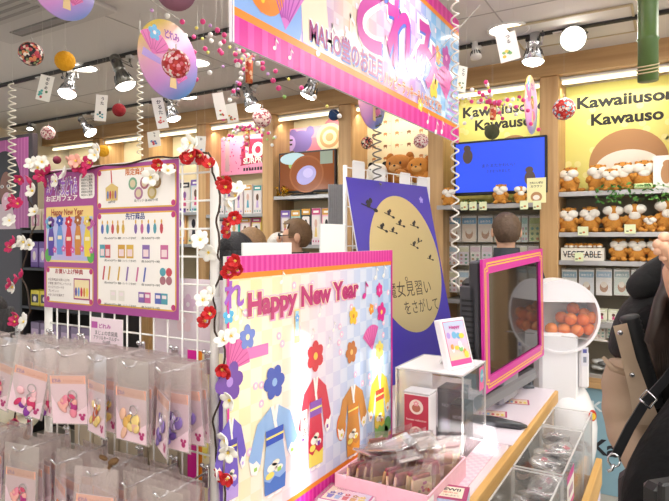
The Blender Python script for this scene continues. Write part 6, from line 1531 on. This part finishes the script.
# near right: person in beige and black jacket, arm raised towards the shelf
BEI = mat('a38c76', .7, var=.12, scale=12, bump=.5); BLK = mat('0d0d0f', .8, var=.2, scale=40, bump=.4)
def quilted(key):
    if key in MC: return MC[key]
    m = bpy.data.materials.new(key); m.use_nodes = True; nt = m.node_tree; b = nt.nodes['Principled BSDF']; b.inputs['Base Color'].default_value = lin('070708'); b.inputs['Roughness'].default_value = .85; b.inputs['Specular IOR Level'].default_value = .2
    tc = nt.nodes.new('ShaderNodeTexCoord'); v = nt.nodes.new('ShaderNodeTexVoronoi'); v.feature = 'SMOOTH_F1'; v.inputs['Scale'].default_value = 16; nt.links.new(tc.outputs['Object'], v.inputs['Vector'])
    n = nt.nodes.new('ShaderNodeTexNoise'); n.inputs['Scale'].default_value = 60; nt.links.new(tc.outputs['Object'], n.inputs['Vector'])
    ad = nt.nodes.new('ShaderNodeMath'); ad.operation = 'MULTIPLY_ADD'; ad.inputs[1].default_value = .15; nt.links.new(n.outputs['Fac'], ad.inputs[0]); nt.links.new(v.outputs['Distance'], ad.inputs[2])
    bp = nt.nodes.new('ShaderNodeBump'); bp.inputs['Strength'].default_value = .9; bp.inputs['Distance'].default_value = .02; bp.invert = True; nt.links.new(ad.outputs[0], bp.inputs['Height']); nt.links.new(bp.outputs['Normal'], b.inputs['Normal'])
    MC[key] = m; return m
QB = quilted('quilted_black')
base = ray(738) * 1.36; base.z = 0
t = thing('person', 'person with long dark hair in beige and black jacket, hand raised, at the right edge', 'person', base)
def rel(px, py, d): return atD(px, py, d) - base
J = [Vector((0, 0, .92)), Vector((0, 0, 1.08)), Vector((-.01, 0, 1.27)), Vector((0, 0, 1.44)), Vector((0, -.005, 1.51)), Vector((-.02, -.01, 1.57)), Vector((-.01, 0, 1.65)), Vector((0, 0, 1.70)),
     rel(652, 318, 1.30), rel(640, 430, 1.26), rel(676, 490, 1.14), rel(690, 500, 1.10), Vector((.10, .17, 1.39)), rel(722, 345, 1.16), rel(682, 292, 1.06), rel(677, 262, 1.03),
     Vector((-.05, -.08, .86)), Vector((-.05, -.09, .48)), Vector((-.05, -.09, .09)), Vector((-.15, -.12, .035)), Vector((.05, .08, .86)), Vector((.05, .09, .48)), Vector((.05, .09, .09)), Vector((-.05, .07, .035))]
ED = [(0, 1), (1, 2), (2, 3), (3, 4), (4, 5), (5, 6), (6, 7), (2, 8), (8, 9), (9, 10), (10, 11), (2, 12), (12, 13), (13, 14), (14, 15), (0, 16), (16, 17), (17, 18), (18, 19), (0, 20), (20, 21), (21, 22), (22, 23)]
RA = [.13, .12, .13, .06, .052, .074, (.092, .100), .085, .055, .042, .03, .034, .055, .042, .028, .030, .08, .055, .04, .035, .08, .055, .04, .035]
skin_mesh('body', J, ED, RA, SKIN, t)
# five fingers of the raised hand
for k, (dx, dy, L_) in enumerate(((-10, -8, 1), (-13, -2, 1.05), (-13, 6, 1), (-11, 13, .85))):
    p0 = rel(676 - 1, 246 + 6 * k, 1.02); p1 = rel(676 + dx * .7, 240 + 6 * k + dy * .2, 1.0); p2 = rel(676 + dx * 1.25 * L_, 236 + 6.5 * k, .985); p3 = rel(676 + dx * 1.5 * L_, 240 + 6.5 * k, .975)
    skin_mesh('finger', [p0, p1, p2, p3], [(0, 1), (1, 2), (2, 3)], [.0105, .010, .009, .007], SKIN, t)
skin_mesh('thumb', [rel(678, 270, 1.03), rel(671, 262, .99), rel(665, 250, .975), rel(662, 242, .97)], [(0, 1), (1, 2), (2, 3)], [.014, .012, .010, .008], SKIN, t)
skin_mesh('jacket', [J[2], J[1], J[0] + Vector((0, 0, .02)), J[3], J[12], J[13], J[14] + Vector((.02, 0, -.03))], [(0, 1), (1, 2), (0, 3), (0, 4), (4, 5), (5, 6)], [.155, .15, .15, .085, .085, .07, .055], BLK, t)
sh, el = J[8], J[9]
sp_ = [(636, 362, 1.27), (632, 374, 1.265), (630, 386, 1.26), (630, 398, 1.255), (630, 410, 1.25), (631, 422, 1.245), (635, 436, 1.23), (642, 450, 1.2), (650, 466, 1.17), (664, 480, 1.15)]
skin_mesh('beige_sleeve', [rel(*q) for q in sp_], [(k, k + 1) for k in range(9)], [.064, .056, .066, .056, .064, .054, .062, .050, .054, .045], BEI, t)
skin_mesh('black_yoke', [rel(668, 300, 1.32), rel(645, 322, 1.29), rel(637, 348, 1.275), rel(634, 366, 1.27)], [(0, 1), (1, 2), (2, 3)], [.07, .068, .066, .058], BLK, t)
m = MB(); cr_ = [rel(x, y, d) for x, y, d in ((603, 357, 1.205), (612, 368, 1.19), (626, 373, 1.185), (640, 371, 1.19))]
m.tube(cr_, [.004, .008, .008, .005], BEI, 6); m.build('sleeve_seam', t)
# jacket front: beige placket with snaps, black ribbed lining
m = MB(); L0 = [(613, 326, 1.16), (622, 360, 1.15), (630, 395, 1.14), (634, 425, 1.13)]; L1 = [(627, 323, 1.17), (636, 358, 1.16), (649, 393, 1.15), (662, 425, 1.14)]
vs = [rel(*q) for q in L0] + [rel(*q) for q in L1] + [rel(q[0], q[1], q[2] + .012) for q in L0] + [rel(q[0], q[1], q[2] + .012) for q in L1]
fs = []
for k in range(3): fs += [(k, k + 1, 5 + k, 4 + k), (8 + k, 12 + k, 13 + k, 9 + k), (k, 8 + k, 9 + k, k + 1), (4 + k, 5 + k, 13 + k, 12 + k)]
fs += [(0, 4, 12, 8), (3, 11, 15, 7)]
m.add(vs, fs, BEI); m.build('placket', t)
for x, y in ((620, 333), (632, 375)):
    m = MB(); q = rel(x, y, 1.145); m.sph(q, .0055, SILVER, 10, 7); m.sph(q + Vector((.0, -.003, 0)), .0032, DGREY, 8, 6); m.build('snap_button', t)
m = MB(); rib = [rel(629 + 26 * f / 40, 316 + 90 * f / 40, 1.185) for f in range(41)]
m.tube(rib, [.018 + (.0025 if k % 2 else 0) for k in range(41)], mat('161618', .6), 10)
m.build('ribbed_lining', t)
skin_mesh('inner_vest', [rel(650, 300, 1.25), rel(665, 350, 1.23), rel(675, 410, 1.22), rel(680, 460, 1.22)], [(0, 1), (1, 2), (2, 3)], [.05, .075, .08, .08], QB, t)
skin_mesh('hood', [rel(628, 296, 1.30), rel(645, 283, 1.28), rel(668, 270, 1.28), rel(700, 262, 1.3)], [(0, 1), (1, 2), (2, 3)], [.026, .038, .045, .05], BLK, t)
hm_ = mat('2a1d18', .5, var=.3, scale=80); m = MB(); hd_ = J[6]
tmp = MB(); tmp.sph((0, 0, 0), (.105, .11, .115), hm_, 20, 12); m.add([Vector(v_) + hd_ + Vector((.015, .02, .012)) for v_ in tmp.v], [f for f in tmp.f if sum(tmp.v[i][0] for i in f) / len(f) > -.06 or sum(tmp.v[i][2] for i in f) / len(f) > .05], hm_, True)
for k in range(16):
    f = k / 15; q1 = rel(676 - 12 * f + R.uniform(-2, 2), 250 + R.uniform(-4, 4), 1.2); q2 = rel(664 - 10 * f, 300, 1.13 - .02 * f); q3 = rel(668 - 18 * f, 340, 1.12 - .02 * f); q4 = rel(675 - 16 * f + R.uniform(-3, 3), 372 + R.uniform(-8, 14), 1.13)
    m.tube([hd_ + Vector((-.02 + .04 * f, -.06, .02)), q1 if f < .5 else q1 + Vector((.03, 0, .0)), q2 + Vector((.012, 0, 0)), q3, q4], [.012, .014, .013, .011, .003], hm_, 6)
m.build('hair', t)
m = MB()
m.sph(hd_ + Vector((-.09, -.01, -.025)), (.02, .013, .022), SKIN, 10, 7); m.build('nose', t); m = MB(); m.sph(hd_ + Vector((0, -.085, -.01)), (.02, .01, .03), SKIN, 10, 7); m.build('ear', t)
for sg in (-1, 1):
    m = MB(); m.sph(hd_ + Vector((-.078, sg * .032, .004)), (.008, .014, .009), rw_, 8, 6); m.sph(hd_ + Vector((-.084, sg * .032, .004)), (.004, .006, .006), INK, 8, 6); m.build('eye', t)
m = MB(); m.sph(hd_ + Vector((-.075, 0, -.066)), (.01, .022, .007), mat('b0605a', .5), 8, 6); m.build('mouth', t)
skin_mesh('trousers', [J[0], J[16], J[17], J[18], J[20], J[21], J[22]], [(0, 1), (1, 2), (2, 3), (0, 4), (4, 5), (5, 6)], [.145, .095, .07, .055, .095, .07, .055], DGREY, t)
for q in (J[19], J[23]): m = MB(); m.sph(q + Vector((.05, 0, .01)), (.125, .045, .045), BLACK, 12, 8); m.build('shoe', t)
# shoulder bag with strap
t = thing('shoulder_bag', 'black shoulder bag strap with silver buckle crossing the beige jacket', 'bag', rel(690, 470, 1.05) + base)
b0 = t.location.copy()
m = MB(); pts = [atD(x, y, d) - b0 for x, y, d in ((700, 330, 1.12), (680, 362, 1.09), (664, 382, 1.06), (646, 402, 1.05), (630, 428, 1.04), (616, 456, 1.03))]
vs = []; fs = []
for i, p in enumerate(pts):
    dv = (pts[min(i + 1, 5)] - pts[max(i - 1, 0)]).normalized(); sd = dv.cross(Vector((-SN, CS, 0))).normalized() * .009
    vs += [p - sd, p + sd, p + sd + Vector((-SN, CS, 0)) * .003, p - sd + Vector((-SN, CS, 0)) * .003]
for i in range(5):
    for k in range(4): a = i * 4 + k; b = i * 4 + (k + 1) % 4; fs.append((a, b, b + 4, a + 4))
m.add(vs, fs, mat('1a1a1c', .5)); m.build('strap', t)
m = MB(); c = atD(648, 399, 1.042) - b0; ux = (pts[4] - pts[2]).normalized(); uy = ux.cross(Vector((-SN, CS, 0))).normalized()
m.tube([c + ux * .011 + uy * .013, c + ux * .011 - uy * .013, c - ux * .011 - uy * .013, c - ux * .011 + uy * .013, c + ux * .011 + uy * .013], .0018, SILVER, 6); m.build('buckle', t)
m = MB(); c = atD(614, 458, 1.025) - b0; m.tube([c + Vector((.010 * math.cos(a * .7), 0, .012 * math.sin(a * .7) - .004)) for a in range(10)], .002, SILVER, 5); m.tube([c + Vector((0, 0, -.012)), c + Vector((-.004, 0, -.022)), c + Vector((-.010, 0, -.026))], .003, SILVER, 5); m.build('clip', t)
m = MB(); m.box((.0, .03, -.12), (.24, .07, .18), mat('161618', .45), .02); m.build('bag_body', t)

# nearest: person in a black quilted coat with a leather bag
base = ray(865) * .92; base.z = 0
t = thing('person', 'person in black quilted coat in the near right bottom corner', 'person', base)
J = [Vector((0, 0, .92)), Vector((0, 0, 1.08)), Vector((0, 0, 1.25)), Vector((0, 0, 1.40)), Vector((0, 0, 1.46)), Vector((0, -.01, 1.53)), Vector((0, 0, 1.60)), Vector((0, 0, 1.65)), rel(742, 386, 1.0), rel(662, 520, .93), rel(700, 620, .85), rel(715, 640, .83),
     Vector((.16, .05, 1.34)), Vector((.2, .03, 1.08)), Vector((.2, -.03, .86)), Vector((.2, -.05, .78)), Vector((-.08, 0, .86)), Vector((-.08, 0, .48)), Vector((-.08, 0, .09)), Vector((-.1, -.1, .035)), Vector((.08, 0, .86)), Vector((.08, 0, .48)), Vector((.08, 0, .09)), Vector((.08, -.1, .035))]
skin_mesh('body', J, ED, RA, SKIN, t)
skin_mesh('quilted_coat', [J[2], J[1], J[0], Vector((0, 0, .7)), J[3], J[8], (J[8] + J[9]) / 2, J[9], J[10], J[12], J[13], J[14]], [(0, 1), (1, 2), (2, 3), (0, 4), (0, 5), (5, 6), (6, 7), (7, 8), (0, 9), (9, 10), (10, 11)], [.18, .18, .19, .2, .09, .098, .098, .095, .07, .085, .07, .055], QB, t)
m = MB(); hd_ = J[6]; hm2 = mat('17151a', .5)
tmp = MB(); tmp.sph((0, 0, 0), (.098, .105, .108), hm2, 24, 14); hf2 = lambda c: c.z > (.055 if c.y < -.045 else -.12)
m.add([Vector(v_) + hd_ + Vector((0, .014, .016)) for v_ in tmp.v], [f for f in tmp.f if hf2(sum((Vector(tmp.v[i]) for i in f), Vector()) / len(f))], hm2, True)
m.build('hair', t)
skin_mesh('trousers', [J[0], J[16], J[17], J[18], J[20], J[21], J[22]], [(0, 1), (1, 2), (2, 3), (0, 4), (4, 5), (5, 6)], [.145, .095, .07, .055, .095, .07, .055], DGREY, t)
m = MB(); m.sph(hd_ + Vector((0, -.088, -.02)), (.014, .018, .024), SKIN, 10, 7); m.build('nose', t)
m = MB(); m.sph(hd_ + Vector((0, -.078, -.058)), (.023, .010, .007), mat('b0605a', .5), 10, 6); m.build('mouth', t)
for sg in (-1, 1):
    m = MB(); m.sph(hd_ + Vector((sg * .032, -.076, .006)), (.014, .008, .009), rw_, 10, 7); m.sph(hd_ + Vector((sg * .032, -.083, .006)), (.006, .004, .006), INK, 8, 6); m.build('eye', t)
    m = MB(); m.sph(hd_ + Vector((sg * .086, .01, -.012)), (.012, .022, .032), SKIN, 10, 7); m.build('ear', t)
    m = MB(); m.tube([hd_ + Vector((sg * .016, -.083, .028)), hd_ + Vector((sg * .034, -.083, .033)), hd_ + Vector((sg * .05, -.072, .027))], .004, hm2, 5); m.build('eyebrow', t)
for q in (J[19], J[23]): m = MB(); m.sph(q + Vector((0, .05, .01)), (.045, .125, .045), BLACK, 12, 8); m.build('shoe', t)
c = atD(664, 500, .74); t = thing('leather_bag', 'black leather bag with silver studs at the bottom right corner', 'bag', c, math.atan2(SN, CS) + .3)
m = MB(); m.box((.05, .01, -.05), (.13, .03, .14), mat('131314', .35), .012); m.build('bag_body', t)
m = MB(); m.box((.05, -.008, -.0), (.132, .012, .055), mat('19191a', .3), .005); m.build('flap', t)
for x, z in ((-.005, -.012), (.03, .008)): m = MB(); m.sph((x, -.015, z), .0045, SILVER, 10, 7); m.build('stud', t)
